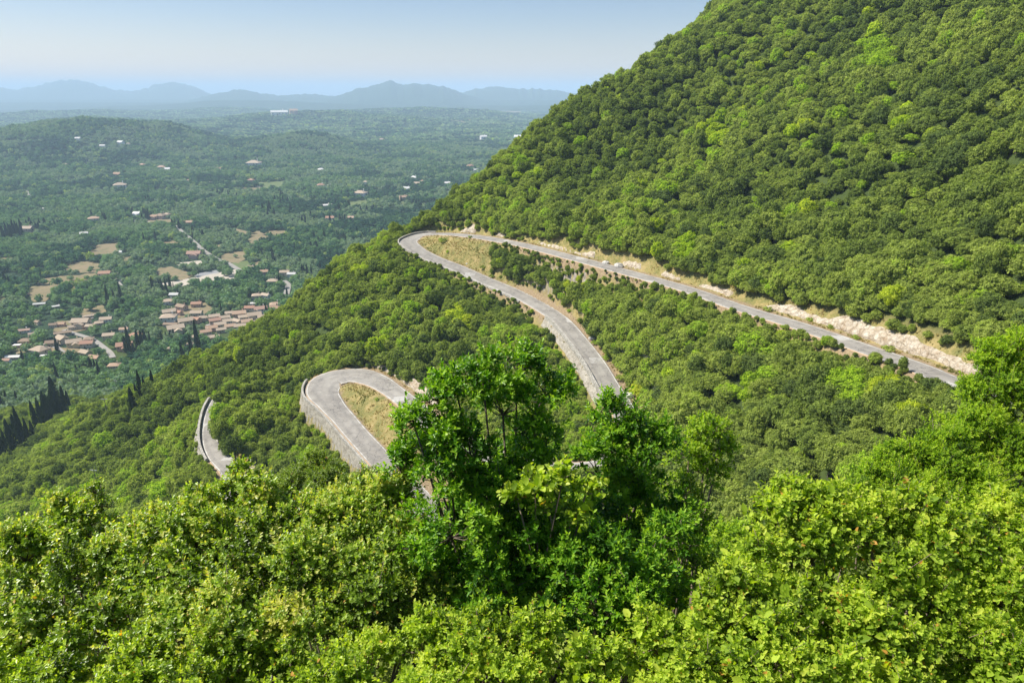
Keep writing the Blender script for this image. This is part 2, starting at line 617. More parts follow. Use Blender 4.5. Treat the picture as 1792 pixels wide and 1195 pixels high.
def ground_material():
    t = NT("hillside_ground")
    rd = t.attr('roadside')
    gr = t.attr('grassy')
    n1 = t.noise(0.35, 4, 0.65)
    n2 = t.noise(2.6, 4, 0.7)
    n3 = t.noise(0.08, 3, 0.6)
    soil = t.ramp(n2, [(.3, (.17, .12, .07)), (.55, (.29, .215, .13)), (.75, (.38, .31, .21))])
    grass = t.ramp(n1, [(.32, (.10, .12, .03)), (.48, (.22, .19, .06)), (.62, (.36, .27, .11)), (.8, (.40, .29, .15))])
    grass = t.mix(0.35, grass, t.ramp(n2, [(.35, (.06, .08, .02)), (.7, (.42, .34, .17))]))
    floor = t.ramp(t.math('ADD', t.math('MULTIPLY', n1, .5), t.math('MULTIPLY', n3, .5)), [(.35, (.04, .06, .016)), (.6, (.06, .085, .022)), (.8, (.09, .10, .035))])
    dd = t.math('ADD', rd, t.math('MULTIPLY', t.math('SUBTRACT', n1, .5), 3.0))
    a = t.ramp(t.math('MULTIPLY', dd, 0.1), [(.09, 0.0), (.20, 1.0)])
    b = t.ramp(t.math('MULTIPLY', dd, 0.1), [(.42, 0.0), (.62, 1.0)])
    c = t.mix(a, soil, grass)
    c = t.mix(b, c, floor)
    c = t.mix(gr, c, grass)
    geo = t.n("ShaderNodeNewGeometry")
    sx = t.n("ShaderNodeSeparateXYZ")
    t.l(geo.outputs['Normal'], sx.inputs[0])
    rock = t.ramp(t.noise(1.3, 5, 0.7), [(.35, (.16, .13, .10)), (.6, (.38, .34, .29)), (.8, (.5, .46, .4))])
    st = t.ramp(t.math('ADD', sx.outputs[2], t.math('MULTIPLY', t.math('SUBTRACT', n2, .5), .5)), [(.36, 1.0), (.5, 0.0)])
    near = t.ramp(t.math('MULTIPLY', rd, 0.1), [(.55, 1.0), (.8, 0.0)])
    c = t.mix(t.math('MULTIPLY', st, near), c, rock)
    t.principled(c, 0.95, t.bump(t.math('ADD', n2, n1), 0.7, 0.4), 0.1)
    return t.mat


def valley_material():
    t = NT("valley_ground")
    n1 = t.noise(0.012, 5, 0.62)
    n2 = t.noise(0.10, 4, 0.7)
    n3 = t.noise(0.0022, 4, 0.6)
    wood = t.ramp(n2, [(.35, (.022, .045, .026)), (.6, (.05, .085, .038)), (.8, (.10, .13, .06))])
    field = t.ramp(n2, [(.3, (.13, .12, .05)), (.7, (.27, .21, .11))])
    f = t.ramp(t.math('ADD', t.math('MULTIPLY', n1, .6), t.math('MULTIPLY', n3, .4)), [(.60, 0.0), (.66, 1.0)])
    c = t.mix(t.math('MULTIPLY', f, .35), wood, field)
    t.principled(c, 0.95, t.bump(t.math('ADD', n2, n1), 1.0, 12.0), 0.05)
    return t.mat


M_GROUND = ground_material()
M_VALLEY = valley_material()

# ============================================================ the ground
GX0, GX1, GY0, GY1, GS = -330.0, 285.0, -45.0, 560.0, 1.25
xs = np.arange(GX0, GX1 + .1, GS)
ys = np.arange(GY0, GY1 + .1, GS)
GXX, GYY = np.meshgrid(xs, ys)
GZZ = height(GXX, GYY)
RD, _ = road_query(GXX, GYY)
RD = np.minimum(RD, 30)


def grid_faces(ny, nx):
    i = np.arange(ny - 1)[:, None] * nx + np.arange(nx - 1)[None]
    return np.stack([i, i + 1, i + nx + 1, i + nx], -1).reshape(-1, 4)


def in_poly(x, y, poly):
    x, y = np.asarray(x), np.asarray(y)
    r = np.zeros(x.shape, bool)
    n = len(poly)
    for i in range(n):
        x0, y0 = poly[i]
        x1, y1 = poly[(i + 1) % n]
        c = ((y0 > y) != (y1 > y))
        with np.errstate(divide='ignore', invalid='ignore'):
            r ^= c & (x < (x1 - x0) * (y - y0) / (y1 - y0 + 1e-12) + x0)
    return r


def to_world(poly):
    out = []
    for a, b in poly:
        h = hit(a, b)
        if h is not None:
            out.append((h[0], h[1]))
    return out


def road_pts(i0, i1, off, step=6):
    return [tuple(road[i, :2] + rn[i] * off * road[i, 3] / 2) for i in range(i0, i1, step)]


# grassy island zones, as ground polygons between the road branches
i_a, i_b = ridx(765, 745), ridx(675, 815)
j_a, j_b = ridx(905, 426), ridx(985, 565)
ISLAND_LOW = road_pts(i_a, i_b, 0.0)
ISLAND_TOP = road_pts(j_a, j_b, 0.0)
GRASSY = (in_poly(GXX, GYY, ISLAND_LOW) & (RD > 0.2)) | (in_poly(GXX, GYY, ISLAND_TOP) & (RD > 0.4) & (GXX < P(905, 440, 235)[0]))
link('hillside', mesh_from('hillside', np.stack([GXX, GYY, GZZ], -1).reshape(-1, 3), grid_faces(len(ys), len(xs)), [M_GROUND], True,
                           attrs={'roadside': RD.ravel(), 'grassy': GRASSY.ravel().astype(float)}), kind='structure')

pr = np.concatenate([np.geomspace(240, 6500, 330), np.geomspace(6600, 15500, 210), np.geomspace(16000, 40000, 12)])
pt_ = np.radians(np.concatenate([np.linspace(-75, -44, 40), np.linspace(-43.6, 18, 620), np.linspace(19, 70, 50)]))
PT, PR = np.meshgrid(pt_, pr)
VX, VY = PR * np.sin(PT), PR * np.cos(PT)
VZ = height(VX, VY, False)
VZ = np.where(np.hypot(VX, VY) > 15800, -192, VZ)
inside = (VX > GX0 + 8) & (VX < GX1 - 8) & (VY < GY1 - 8)
VZ = np.where((VX > GX0 - 3) & (VX < GX1 + 3) & (VY < GY1 + 3), VZ - 0.6, VZ)
vf = grid_faces(len(pr), len(pt_))
keep = ~inside.ravel()[vf].all(1)
link('valley', mesh_from('valley', np.stack([VX, VY, VZ], -1).reshape(-1, 3), vf[keep][:, ::-1], [M_VALLEY], True), kind='structure')

t = NT("sea_water")
t.principled((.03, .07, .10), 0.25, t.bump(t.noise(0.02, 3), 0.2, 1.0), 0.5)
mb = MB()
mb.add([(-60000, 15000, -191), (60000, 15000, -191), (60000, 90000, -191), (-60000, 90000, -191)], [(0, 1, 2, 3)])
link('sea', mb.mesh('sea', [t.mat]), kind='structure')


# ============================================================ road sheet
def road_material():
    t = NT("old_asphalt")
    ac = t.attr('across')
    ed = t.attr('edge')          # metres to the edge
    n1 = t.noise(0.5, 4, 0.6)
    n2 = t.noise(9.0, 3, 0.7)
    n3 = t.noise(0.14, 3, 0.5)
    base = t.ramp(t.math('ADD', t.math('MULTIPLY', n1, .6), t.math('MULTIPLY', n3, .4)), [(.36, (.19, .172, .15)), (.5, (.25, .23, .20)), (.64, (.31, .288, .25))])
    base = t.mix(t.math('MULTIPLY', t.ramp(n2, [(.3, 0.0), (.7, 1.0)]), .3), base, (.32, .30, .27))
    # tyre tracks are polished darker
    trk = t.ramp(t.math('ABSOLUTE', t.math('SUBTRACT', t.math('ABSOLUTE', ac), .45)), [(.05, 1.0), (.2, 0.0)])
    base = t.mix(t.math('MULTIPLY', trk, .22), base, (.14, .135, .13))
    # repaired patches
    vo = t.n("ShaderNodeTexVoronoi", feature='F1')
    vo.inputs['Scale'].default_value = 0.16
    vo.distance = 'CHEBYCHEV'
    g = t.n("ShaderNodeNewGeometry")
    wv = t.n("ShaderNodeVectorMath", operation='ADD')
    t.l(g.outputs['Position'], wv.inputs[0])
    nz = t.n("ShaderNodeTexNoise")
    nz.inputs['Scale'].default_value = 1.2
    t.l(g.outputs['Position'], nz.inputs['Vector'])
    t.l(nz.outputs['Color'], wv.inputs[1])
    t.l(wv.outputs[0], vo.inputs['Vector'])
    sel = t.ramp(vo.outputs['Color'], [(.72, 0.0), (.76, 1.0)])
    inp = t.ramp(vo.outputs['Distance'], [(.26, 1.0), (.29, 0.0)])
    base = t.mix(t.math('MULTIPLY', sel, inp), base, (.38, .365, .335))
    # cracks
    vc = t.n("ShaderNodeTexVoronoi", feature='DISTANCE_TO_EDGE')
    vc.inputs['Scale'].default_value = 0.45
    t.l(wv.outputs[0], vc.inputs['Vector'])
    cr = t.ramp(vc.outputs['Distance'], [(.006, 1.0), (.022, 0.0)])
    base = t.mix(t.math('MULTIPLY', cr, t.ramp(n3, [(.4, .9), (.6, .1)])), base, (.07, .065, .06))
    # faded painted edge line, sandy dust at the edge
    ln = t.ramp(t.math('ABSOLUTE', t.math('SUBTRACT', ed, .42)), [(.07, 1.0), (.10, 0.0)])
    base = t.mix(t.math('MULTIPLY', ln, t.ramp(n1, [(.38, .25), (.6, .85)])), base, (.62, .60, .55))
    du = t.ramp(t.math('ADD', ed, t.math('MULTIPLY', t.math('SUBTRACT', n1, .5), .9)), [(.0, 1.0), (.22, 0.0)])
    base = t.mix(du, base, (.42, .30, .19))
    t.principled(base, 0.85, t.bump(n2, 0.3, 0.02), 0.25)
    return t.mat


cols = np.array([-1, -.93, -.84, -.6, -.3, 0, .3, .6, .84, .93, 1.0])
rv, ra, re_ = [], [], []
for c in cols:
    off = rn * (road[:, 3:4] / 2) * c
    z = road[:, 2] + 0.05 + 0.06 * (1 - c * c)
    rv.append(np.stack([road[:, 0] + off[:, 0], road[:, 1] + off[:, 1], z], 1))
    ra.append(np.full(len(road), c))
    re_.append((1 - abs(c)) * road[:, 3] / 2)
nr = len(road)
RV = np.concatenate(rv)
fc = []
j = np.arange(nr - 1)
for k in range(len(cols) - 1):
    fc.append(np.stack([k * nr + j, (k + 1) * nr + j, (k + 1) * nr + j + 1, k * nr + j + 1], -1))
# skirts down into the ground so that the sheet has an edge
sk = [rv[0] - [0, 0, .25], rv[-1] - [0, 0, .25]]
RV = np.concatenate([RV] + sk)
b0 = len(cols) * nr
fc.append(np.stack([b0 + j, j, j + 1, b0 + j + 1], -1))
kk = (len(cols) - 1) * nr
fc.append(np.stack([kk + j, b0 + nr + j, b0 + nr + j + 1, kk + j + 1], -1))
RF = np.concatenate(fc)
link('road', mesh_from('road', RV, RF, [road_material()], False,
                       attrs={'across': np.concatenate(ra + [ra[0], ra[-1]]), 'edge': np.concatenate(re_ + [re_[0], re_[-1]])}), kind='structure')


# ============================================================ parapets, retaining walls and rock cuttings
def stone_material(name, c0, c1, c2, scale=1.6, j0=.35):
    t = NT(name)
    g = t.n("ShaderNodeNewGeometry")
    vo = t.n("ShaderNodeTexVoronoi", feature='DISTANCE_TO_EDGE')
    vo.inputs['Scale'].default_value = scale
    t.l(g.outputs['Position'], vo.inputs['Vector'])
    jt = t.ramp(vo.outputs['Distance'], [(.0, j0), (.07, 1.0)])
    c = t.ramp(t.noise(0.8, 5, .7), [(.33, c0), (.52, c1), (.72, c2)])
    c = t.mix(t.math('MULTIPLY', t.ramp(t.noise(5, 3), [(.4, 0.0), (.7, 1.0)]), .35), c, c0)
    c = t.mix(jt, [x * .6 for x in c0], c)
    t.principled(c, 0.92, t.bump(t.math('ADD', jt, t.noise(2.2, 6, .75)), 1.0, 0.35), 0.15)
    return t.mat


M_STONE = stone_material("parapet_stone", (.34, .31, .26), (.47, .44, .38), (.58, .55, .49), 1.6, .7)
M_WALL = stone_material("retaining_stone", (.26, .23, .18), (.42, .38, .31), (.54, .50, .43), 1.4, .75)
M_ROCK = stone_material("limestone", (.30, .22, .14), (.50, .43, .33), (.66, .61, .52), 1.0, .7)


def parapet(i0, i1, side, w=.5, h=.75, gap=.12, name='parapet_wall', label='', wall_drop=None, wall_label=''):
    idx = np.arange(i0, i1 + 1)
    n = len(idx)
    c = road[idx]
    nn = rn[idx] * side
    e0 = c[:, :2] + nn * (c[:, 3:4] / 2 + gap)
    hz = h * (1 + 0.14 * (vnoise(rs[idx] * 1.1, rs[idx] * 0, 5) - .5))
    prof = [(0, -.3, 0), (0.02, 0, 1), (w, 0, 1), (w + .03, -.3, 0)]
    rows = []
    for k, (o, dz, top) in enumerate(prof):
        jit = 0.05 * (vnoise(rs[idx] * 2.3, np.full(n, k * 3.1), 8) - .5)
        p = e0 + nn * (o + jit)[:, None]
        z = c[:, 2] + np.where(top, hz, 0) + dz
        rows.append(np.stack([p[:, 0], p[:, 1], z + jit * .8], 1))
    V = np.concatenate(rows)
    f = []
    j = np.arange(n - 1)
    for k in range(3):
        f.append(np.stack([k * n + j, k * n + j + 1, (k + 1) * n + j + 1, (k + 1) * n + j], -1))
    F_ = [tuple(q) for q in np.concatenate(f)] + [(0, n, 2 * n, 3 * n), (n - 1, 4 * n - 1, 3 * n - 1, 2 * n - 1)]
    mid = V.mean(0)
    mid[2] = c[:, 2].mean()
    link(name, mesh_from(name, V - mid, F_, [M_STONE]), label=label, cat='stone wall', loc=tuple(mid))
    if wall_drop:
        m = 9
        rows = []
        for k in range(m):
            tt = k / (m - 1)
            o = w + .06 + 1.15 * tt + 0.35 * (fbm(rs[idx] * .7, np.full(n, tt * wall_drop * .9), 14, 3) - .5)
            p = e0 + nn * o[:, None]
            z = c[:, 2] + .10 - tt * wall_drop
            rows.append(np.stack([p[:, 0], p[:, 1], z], 1))
        V = np.concatenate(rows)
        f = [np.stack([k * n + j, k * n + j + 1, (k + 1) * n + j + 1, (k + 1) * n + j], -1) for k in range(m - 1)]
        mid = V.mean(0)
        link('retaining_wall', mesh_from('retaining_wall', V - mid, np.concatenate(f), [M_WALL]), label=wall_label, cat='stone wall', loc=tuple(mid))


def side_of(i, px, py, Y):
    q = P(px, py, Y)[:2] - road[i, :2]
    return 1 if q @ rn[i] > 0 else -1


ia, ib = ridx(752, 406), ridx(735, 445)
sd = side_of((ia + ib) // 2, 680, 422, 270)
parapet(ia, ib, sd, .45, .8, label='curved grey stone parapet around the outside of the uppermost hairpin bend')
ia, ib = ridx(748, 448), ridx(925, 526)
parapet(ia, ib, sd, .55, .22, label='low broken stone kerb wall between the hairpin bend and the long parapet')
ia, ib = ridx(975, 553), ridx(1082, 700)
parapet(ia, ib, sd, .7, 1.05, label='long grey stone parapet casting a dark shadow along the middle road', wall_drop=2.0,
        wall_label='rough pale stone retaining wall under the middle road parapet')
ia, ib = ridx(579, 676), ridx(676, 816)
sd2 = side_of((ia + ib) // 2, 560, 757, 155)
parapet(ia, ib + 6, sd2, .55, .7, gap=.5, label='pale stone parapet down the left edge of the lower loop', wall_drop=5.0,
        wall_label='tall whitish stone retaining wall beneath the lower loop')
ia, ib = ridx(383, 803), ridx(379, 700)
sd3 = side_of((ia + ib) // 2, 340, 760, 168)
parapet(ia, ib + 4, sd3, .6, .95, gap=.25, label='pale curved stone parapet on the leftmost piece of road', wall_drop=2.5,
        wall_label='stone retaining wall below the leftmost piece of road')


def rock_cut(i0, i1, side, hh, seed, off=1.9, depth=2.6, gapn=0.0):
    idx = np.arange(i0, i1)
    n = len(idx)
    m = 18
    s = rs[idx]
    c = road[idx]
    nn = rn[idx] * side
    hloc = hh * (0.30 + 1.05 * fbm(s * .11, s * 0, seed, 3)) * np.minimum(1, np.minimum(np.arange(n), np.arange(n)[::-1]) / 8.0 + .05)
    if gapn:
        hloc = hloc * smooth(gapn - .06, gapn + .06, vnoise(s * .14, s * 0 + 5, seed + 3))
    rows = []
    for k in range(m):
        tt = k / (m - 1)
        bulge = .85 * (fbm(s * .8, np.full(n, tt * 3.2), seed + 5, 4, True) - .55) + .7 * (fbm(s * .22, np.full(n, tt * 1.2), seed + 9, 2) - .5)
        o = off + c[:, 3] / 2 + depth * (0.25 * tt + .75 * tt ** 2.2) - bulge * (0.35 + .65 * math.sin(math.pi * min(1, tt * 1.1)))
        p = c[:, :2] + nn * o[:, None]
        zt = height(p[:, 0], p[:, 1])
        z = c[:, 2] - .25 + (hloc) * tt ** .75 + .25 * (fbm(s * 1.3, np.full(n, tt * 4.0), seed + 2, 2) - .5)
        if k > m - 4:
            z = np.minimum(z, zt + (.25 if k < m - 1 else -.5))
        rows.append(np.stack([p[:, 0], p[:, 1], z], 1))
    V = np.concatenate(rows)
    j = np.arange(n - 1)
    f = [np.stack([k * n + j, (k + 1) * n + j, (k + 1) * n + j + 1, k * n + j + 1], -1) for k in range(m - 1)]
    link('rock_face', mesh_from('rock_face', V, np.concatenate(f), [M_ROCK]), kind='structure')


sdu = side_of(ridx(1400, 571), 1450, 500, 140)
rock_cut(ridx(1690, 677), ridx(1290, 539), sdu, 3.3, 3)
rock_cut(ridx(1285, 538), ridx(880, 424), sdu, 2.2, 11, gapn=.6)
rock_cut(ridx(870, 421), ridx(770, 411), sdu, 3.2, 17, gapn=.55)
sdm = -sd
rock_cut(ridx(960, 545), ridx(1080, 700), sdm, 1.5, 23, off=2.2, gapn=.6)
rock_cut(ridx(735, 722), ridx(596, 664), -side_of(ridx(655, 666), 650, 690, 165), 2.3, 31, off=1.6)
rock_cut(ridx(410, 828), ridx(388, 806), -sd3, 1.3, 37, off=1.4)


# ============================================================ trees
def quads_on(centres, normals, size, r, aspect=(0.6, 1.25), tilt=.45):
    """random leaf-clump quads facing roughly along normals"""
    n = len(centres)
    nn = normals + r.normal(0, tilt, (n, 3))
    nn /= np.linalg.norm(nn, axis=1)[:, None]
    u = np.cross(nn, r.normal(0, 1, (n, 3)))
    u /= np.linalg.norm(u, axis=1)[:, None] + 1e-9
    v = np.cross(nn, u)
    sz = size * r.uniform(*aspect, n)[:, None]
    a = u * sz * .5
    b = v * sz * r.uniform(.55, .95, n)[:, None] * .5
    j = lambda: r.normal(0, .12, (n, 1)) * sz
    c1 = centres - a + b * .3 + nn * j() * .6
    c2 = centres - b
    c3 = centres + a - b * .2 + nn * j() * .6
    c4 = centres + b
    V = np.stack([c1, c2, c3, c4], 1).reshape(-1, 3)
    return V, np.arange(n * 4).reshape(n, 4)


def crown_mesh(name, seed, nclump, per, qsize, mat, flat=.82, core=True):
    """unit-radius crown: leaf clumps spread over an uneven shell; origin at the foot of the tree"""
    r = np.random.default_rng(seed)
    cs, rad = [], []
    tries = 0
    while len(cs) < nclump and tries < 4000:
        tries += 1
        d = r.normal(0, 1, 3)
        d /= np.linalg.norm(d)
        if d[2] < -.45:
            continue
        R_ = r.uniform(.52, .86)
        p = d * R_ * np.array([1, 1, flat])
        q = r.uniform(.17, .38) if nclump < 40 else r.uniform(.12, .27)
        if all(np.linalg.norm(p - c) > (.55 if nclump < 40 else .62) * (q + w) for c, w in zip(cs, rad)):
            cs.append(p)
            rad.append(q)
    cs, rad = np.array(cs), np.array(rad)
    P_, N_, LV = [], [], []
    for c, q in zip(cs, rad):
        k = int(per * (q / (.3 if nclump < 40 else .19)) ** 2)
        d = r.normal(0, 1, (k, 3))
        d /= np.linalg.norm(d, axis=1)[:, None]
        d[:, 2] = np.where(d[:, 2] < -.35, -d[:, 2], d[:, 2])
        rr = q * r.uniform(.60, 1.15, k) * (1 + .28 * np.sin(d[:, 0] * 7 + c[0] * 9) * np.sin(d[:, 1] * 6 + c[1] * 11))
        p = c + d * rr[:, None]
        dist = np.linalg.norm((p[:, None] - cs[None]) / rad[None, :, None], axis=2).min(1)
        ok = dist > .62
        P_.append(p[ok])
        N_.append(d[ok] * .8 + (p[ok] / (np.linalg.norm(p[ok], axis=1)[:, None] + 1e-6)) * .35)
        LV.append(np.clip(r.normal(r.uniform(.2, .8), .2, ok.sum()), 0, 1))
    P_, N_, LV = np.concatenate(P_), np.concatenate(N_), np.concatenate(LV)
    V, Fc = quads_on(P_, N_, qsize, r)
    V[:, 2] += flat + .12
    lv = np.repeat(LV, 4)
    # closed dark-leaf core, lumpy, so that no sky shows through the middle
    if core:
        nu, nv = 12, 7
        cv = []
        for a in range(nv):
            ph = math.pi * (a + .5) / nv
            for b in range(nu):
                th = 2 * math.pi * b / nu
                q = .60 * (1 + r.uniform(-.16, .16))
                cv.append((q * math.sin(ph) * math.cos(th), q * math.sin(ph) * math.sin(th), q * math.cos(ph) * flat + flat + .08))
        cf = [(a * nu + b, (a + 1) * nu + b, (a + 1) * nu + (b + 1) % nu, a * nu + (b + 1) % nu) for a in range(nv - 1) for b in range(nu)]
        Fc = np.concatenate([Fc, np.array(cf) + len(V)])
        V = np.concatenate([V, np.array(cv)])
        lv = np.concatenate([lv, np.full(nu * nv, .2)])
    return mesh_from(name, V, Fc, [mat], False, attrs={'leafvar': lv})


def trunk_mesh(name, seed, top=.95):
    r = random.Random(seed)
    mb = MB()
    mb.tube([(0, 0, -.35), (.02, .01, .2), (.05, -.03, .55), (.02, .04, top)], [.075, .06, .045, .02], 6)
    for k in range(4):
        a = k * 1.6 + r.random()
        mb.tube([(.03, 0, .35 + .08 * k), (.28 * math.cos(a), .28 * math.sin(a), .65 + .05 * k), (.5 * math.cos(a), .5 * math.sin(a), .95 + .05 * k)], [.035, .024, .008], 5)
    return mb.mesh(name, [M_BARK], True)


def cypress_mesh(name, seed, n=900, q=.07, wid=.13):
    """unit height, slender"""
    r = np.random.default_rng(seed)
    tt = r.uniform(0.03, 1, n) ** 1.1
    prof = wid * np.clip(np.minimum(1, (tt + .04) * 4.5) * (1 - tt) ** .62 * 1.25, .015, None)
    th = r.uniform(0, 2 * np.pi, n)
    bump_ = 1 + .16 * np.sin(3 * th + tt * 14 + seed) + .1 * np.sin(5 * th - tt * 23)
    rad = prof * bump_ * r.uniform(.8, 1.05, n)
    p = np.stack([rad * np.cos(th), rad * np.sin(th), tt + r.normal(0, .01, n)], 1)
    nn = np.stack([np.cos(th), np.sin(th), np.full(n, .35)], 1)
    V, Fc = quads_on(p, nn, q, r, tilt=.35)
    # stretch the tufts upwards
    ctr = V.reshape(-1, 4, 3).mean(1, keepdims=True)
    Q = V.reshape(-1, 4, 3)
    Q = ctr + (Q - ctr) * np.array([.75, .75, 1.5])
    V = Q.reshape(-1, 3)
    lv = np.repeat(np.clip(r.normal(.5, .25, n), 0, 1), 4)
    nu = 8
    cv = [(wid * .55 * w * math.cos(2 * math.pi * b / nu), wid * .55 * w * math.sin(2 * math.pi * b / nu), z) for z, w in ((.02, .5), (.2, 1), (.5, .95), (.8, .55), (.95, .1)) for b in range(nu)]
    cf = [(a * nu + b, a * nu + (b + 1) % nu, (a + 1) * nu + (b + 1) % nu, (a + 1) * nu + b) for a in range(4) for b in range(nu)]
    Fc = np.concatenate([Fc, np.array(cf) + len(V)])
    V = np.concatenate([V, np.array(cv)])
    lv = np.concatenate([lv, np.full(len(cv), .3)])
    return mesh_from(name, V, Fc, [M_CYP], False, attrs={'leafvar': lv})


def scatter(name, pts, rotz, scl, tint, idx, meshes, label=None, cat=None, tilt=None, kind='stuff'):
    """uncountable cover: one object whose points carry instances"""
    src = bpy.data.collections.new(name + "_sources")
    for i, me in enumerate(meshes):
        o = bpy.data.objects.new("%s_source_%02d" % (name, i), me)
        src.objects.link(o)
    n = len(pts)
    me = bpy.data.meshes.new(name)
    me.vertices.add(n)
    me.vertices.foreach_set("co", np.asarray(pts, np.float32).ravel())
    rot = np.zeros((n, 3), np.float32)
    rot[:, 2] = rotz
    if tilt is not None:
        rot[:, :2] = tilt
    scl = np.asarray(scl, np.float32)
    if scl.ndim == 1:
        scl = np.repeat(scl[:, None], 3, 1)
    for an, ty, fld, arr in (('rot', 'FLOAT_VECTOR', 'vector', rot), ('scl', 'FLOAT_VECTOR', 'vector', scl), ('tint', 'FLOAT', 'value', np.asarray(tint, np.float32)), ('pick', 'INT', 'value', np.asarray(idx, np.int32))):
        at = me.attributes.new(an, ty, 'POINT')
        at.data.foreach_set(fld, np.ascontiguousarray(arr).ravel())
    me.update()
    ng = bpy.data.node_groups.new(name + "_nodes", 'GeometryNodeTree')
    ng.interface.new_socket(name="Geometry", in_out='INPUT', socket_type='NodeSocketGeometry')
    ng.interface.new_socket(name="Geometry", in_out='OUTPUT', socket_type='NodeSocketGeometry')
    gi = ng.nodes.new('NodeGroupInput')
    go = ng.nodes.new('NodeGroupOutput')
    ip = ng.nodes.new('GeometryNodeInstanceOnPoints')
    ci = ng.nodes.new('GeometryNodeCollectionInfo')
    ci.inputs['Collection'].default_value = src
    ci.inputs['Separate Children'].default_value = True
    ci.inputs['Reset Children'].default_value = True

    def na(nm, dt):
        a = ng.nodes.new('GeometryNodeInputNamedAttribute')
        a.data_type = dt
        a.inputs['Name'].default_value = nm
        return a.outputs['Attribute']
    ng.links.new(gi.outputs[0], ip.inputs['Points'])
    ng.links.new(ci.outputs[0], ip.inputs['Instance'])
    ip.inputs['Pick Instance'].default_value = True
    ng.links.new(na('pick', 'INT'), ip.inputs['Instance Index'])
    ng.links.new(na('scl', 'FLOAT_VECTOR'), ip.inputs['Scale'])
    er = ng.nodes.new('FunctionNodeEulerToRotation')
    ng.links.new(na('rot', 'FLOAT_VECTOR'), er.inputs[0])
    ng.links.new(er.outputs[0], ip.inputs['Rotation'])
    ng.links.new(ip.outputs[0], go.inputs[0])
    o = link(name, me, kind=kind, label=label, cat=cat)
    md = o.modifiers.new("cover", 'NODES')
    md.node_group = ng
    return o


# ---- hillside forest
NV = 7
near_crowns = [crown_mesh("oak_crown_near_%d" % i, 100 + i, 70, 105, .10, M_CROWN, flat=.72 + .05 * (i % 4)) for i in range(NV)]
far_crowns = [crown_mesh("oak_crown_%d" % i, 200 + i, 64, 52, .135, M_CROWN, flat=.72 + .05 * (i % 4)) for i in range(NV)]
oak_trunks = [trunk_mesh("oak_trunk_%d" % i, i) for i in range(3)]

sp = 2.75
gx = np.arange(-320, 275, sp)
gy = np.arange(7, 470, sp)
TXX, TYY = np.meshgrid(gx, gy)
tx = (TXX + rng.uniform(-.5, .5, TXX.shape) * sp * 1.15).ravel()
ty = (TYY + rng.uniform(-.5, .5, TXX.shape) * sp * 1.15).ravel()
tz = height(tx, ty)
# a second, finer sowing of low bushes fills the banks along the road
fx, fy = np.meshgrid(np.arange(-125, 110, 1.75), np.arange(50, 300, 1.75))
fx = (fx + rng.uniform(-.9, .9, fx.shape)).ravel()
fy = (fy + rng.uniform(-.9, .9, fy.shape)).ravel()
fd, _ = road_query(fx, fy)
m_ = (fd > .9) & (fd < 11)
fx, fy = fx[m_], fy[m_]
ex, ey = np.meshgrid(np.arange(-8, 62, 1.3), np.arange(120, 262, 1.3))
ex = (ex + rng.uniform(-.6, .6, ex.shape)).ravel()
ey = (ey + rng.uniform(-.6, .6, ey.shape)).ravel()
ed_, ez_ = road_query(ex, ey)
m_ = (ed_ > 1.6) & (ed_ < 9) & (height(ex, ey) > ez_ + .3) & (ex < 24 + (200 - ey) * .42)
fx, fy = np.concatenate([fx, ex[m_]]), np.concatenate([fy, ey[m_]])
# knee-high scrub right along the outer road edges
hx_, hy_ = np.meshgrid(np.arange(-125, 110, 1.05), np.arange(60, 292, 1.05))
hx_ = (hx_ + rng.uniform(-.5, .5, hx_.shape)).ravel()
hy_ = (hy_ + rng.uniform(-.5, .5, hy_.shape)).ravel()
hd_, hz_ = road_query(hx_, hy_)
m_ = (hd_ > .5) & (hd_ < 4.2) & (height(hx_, hy_, False) < hz_)
hx_, hy_ = hx_[m_], hy_[m_]
nbig = len(tx)
nmid = nbig + len(fx)
fx, fy = np.concatenate([fx, hx_]), np.concatenate([fy, hy_])
tx, ty = np.concatenate([tx, fx]), np.concatenate([ty, fy])
tz = np.concatenate([tz, height(fx, fy)])
small = np.arange(len(tx)) >= nbig
low = np.arange(len(tx)) >= nmid
rdist, rz = road_query(tx, ty)
size = 2.1 * (0.62 + .85 * fbm(tx / 9, ty / 9, 61, 2)) * rng.uniform(.65, 1.35, len(tx))
natural = natural0 = height(tx, ty, False)
cut = natural > rz
# trees keep clear of the road, further on the uphill (cut) side
size = np.where(small, rng.uniform(.55, 1.25, len(tx)) * (.8 + rdist * .09), size)
wooded = small & (rdist > 1.8) & (tx > -6) & (ty > 120) & (ty < 262) & (natural0 > rz)
size = np.where(wooded, rng.uniform(1.2, 2.1, len(tx)), size)
hide = ((ty > 92) & (ty < 121) & (tx > -20) & (tx < 32)) | ((ty > 78) & (ty < 104) & (tx > -75) & (tx < -18))
size = np.where(hide & ~small, 3.3, size)
bank = (rdist < 9) & cut & (tx > -8) & (tz < -50)          # the bank between the upper and the middle road is wooded right down
lim = np.where(cut, np.where(bank, .9, 2.3), .2) + size * np.where(cut, .5, .38)
wall_mid = ~cut & (tx > -6) & (tx < 32) & (ty > 140) & (ty < 194) & (tz < -58)
wall_low = ~cut & (tx > -66) & (tx < -22) & (ty > 132) & (ty < 186) & (tz > -90)
lim = np.where(wall_mid | wall_low, 1.5 + size * .5, lim)
lim = np.where(small & ~cut & ~(wall_mid | wall_low), np.maximum(lim, 1.7), lim)
size = np.where(low, rng.uniform(.45, .8, len(tx)) * (.8 + rdist * .12), size)
lim = np.where(low & ~(wall_mid | wall_low), .35 + size * .5, lim)
lim = np.where(low & (wall_mid | wall_low), 99, lim)
near_left = (ty > 150) & (tx < -62)
lim = np.where(near_left & cut, -.9 + size * .3, lim)
loop_top = (tx > -75) & (tx < -15) & (ty > 170) & (ty < 205)
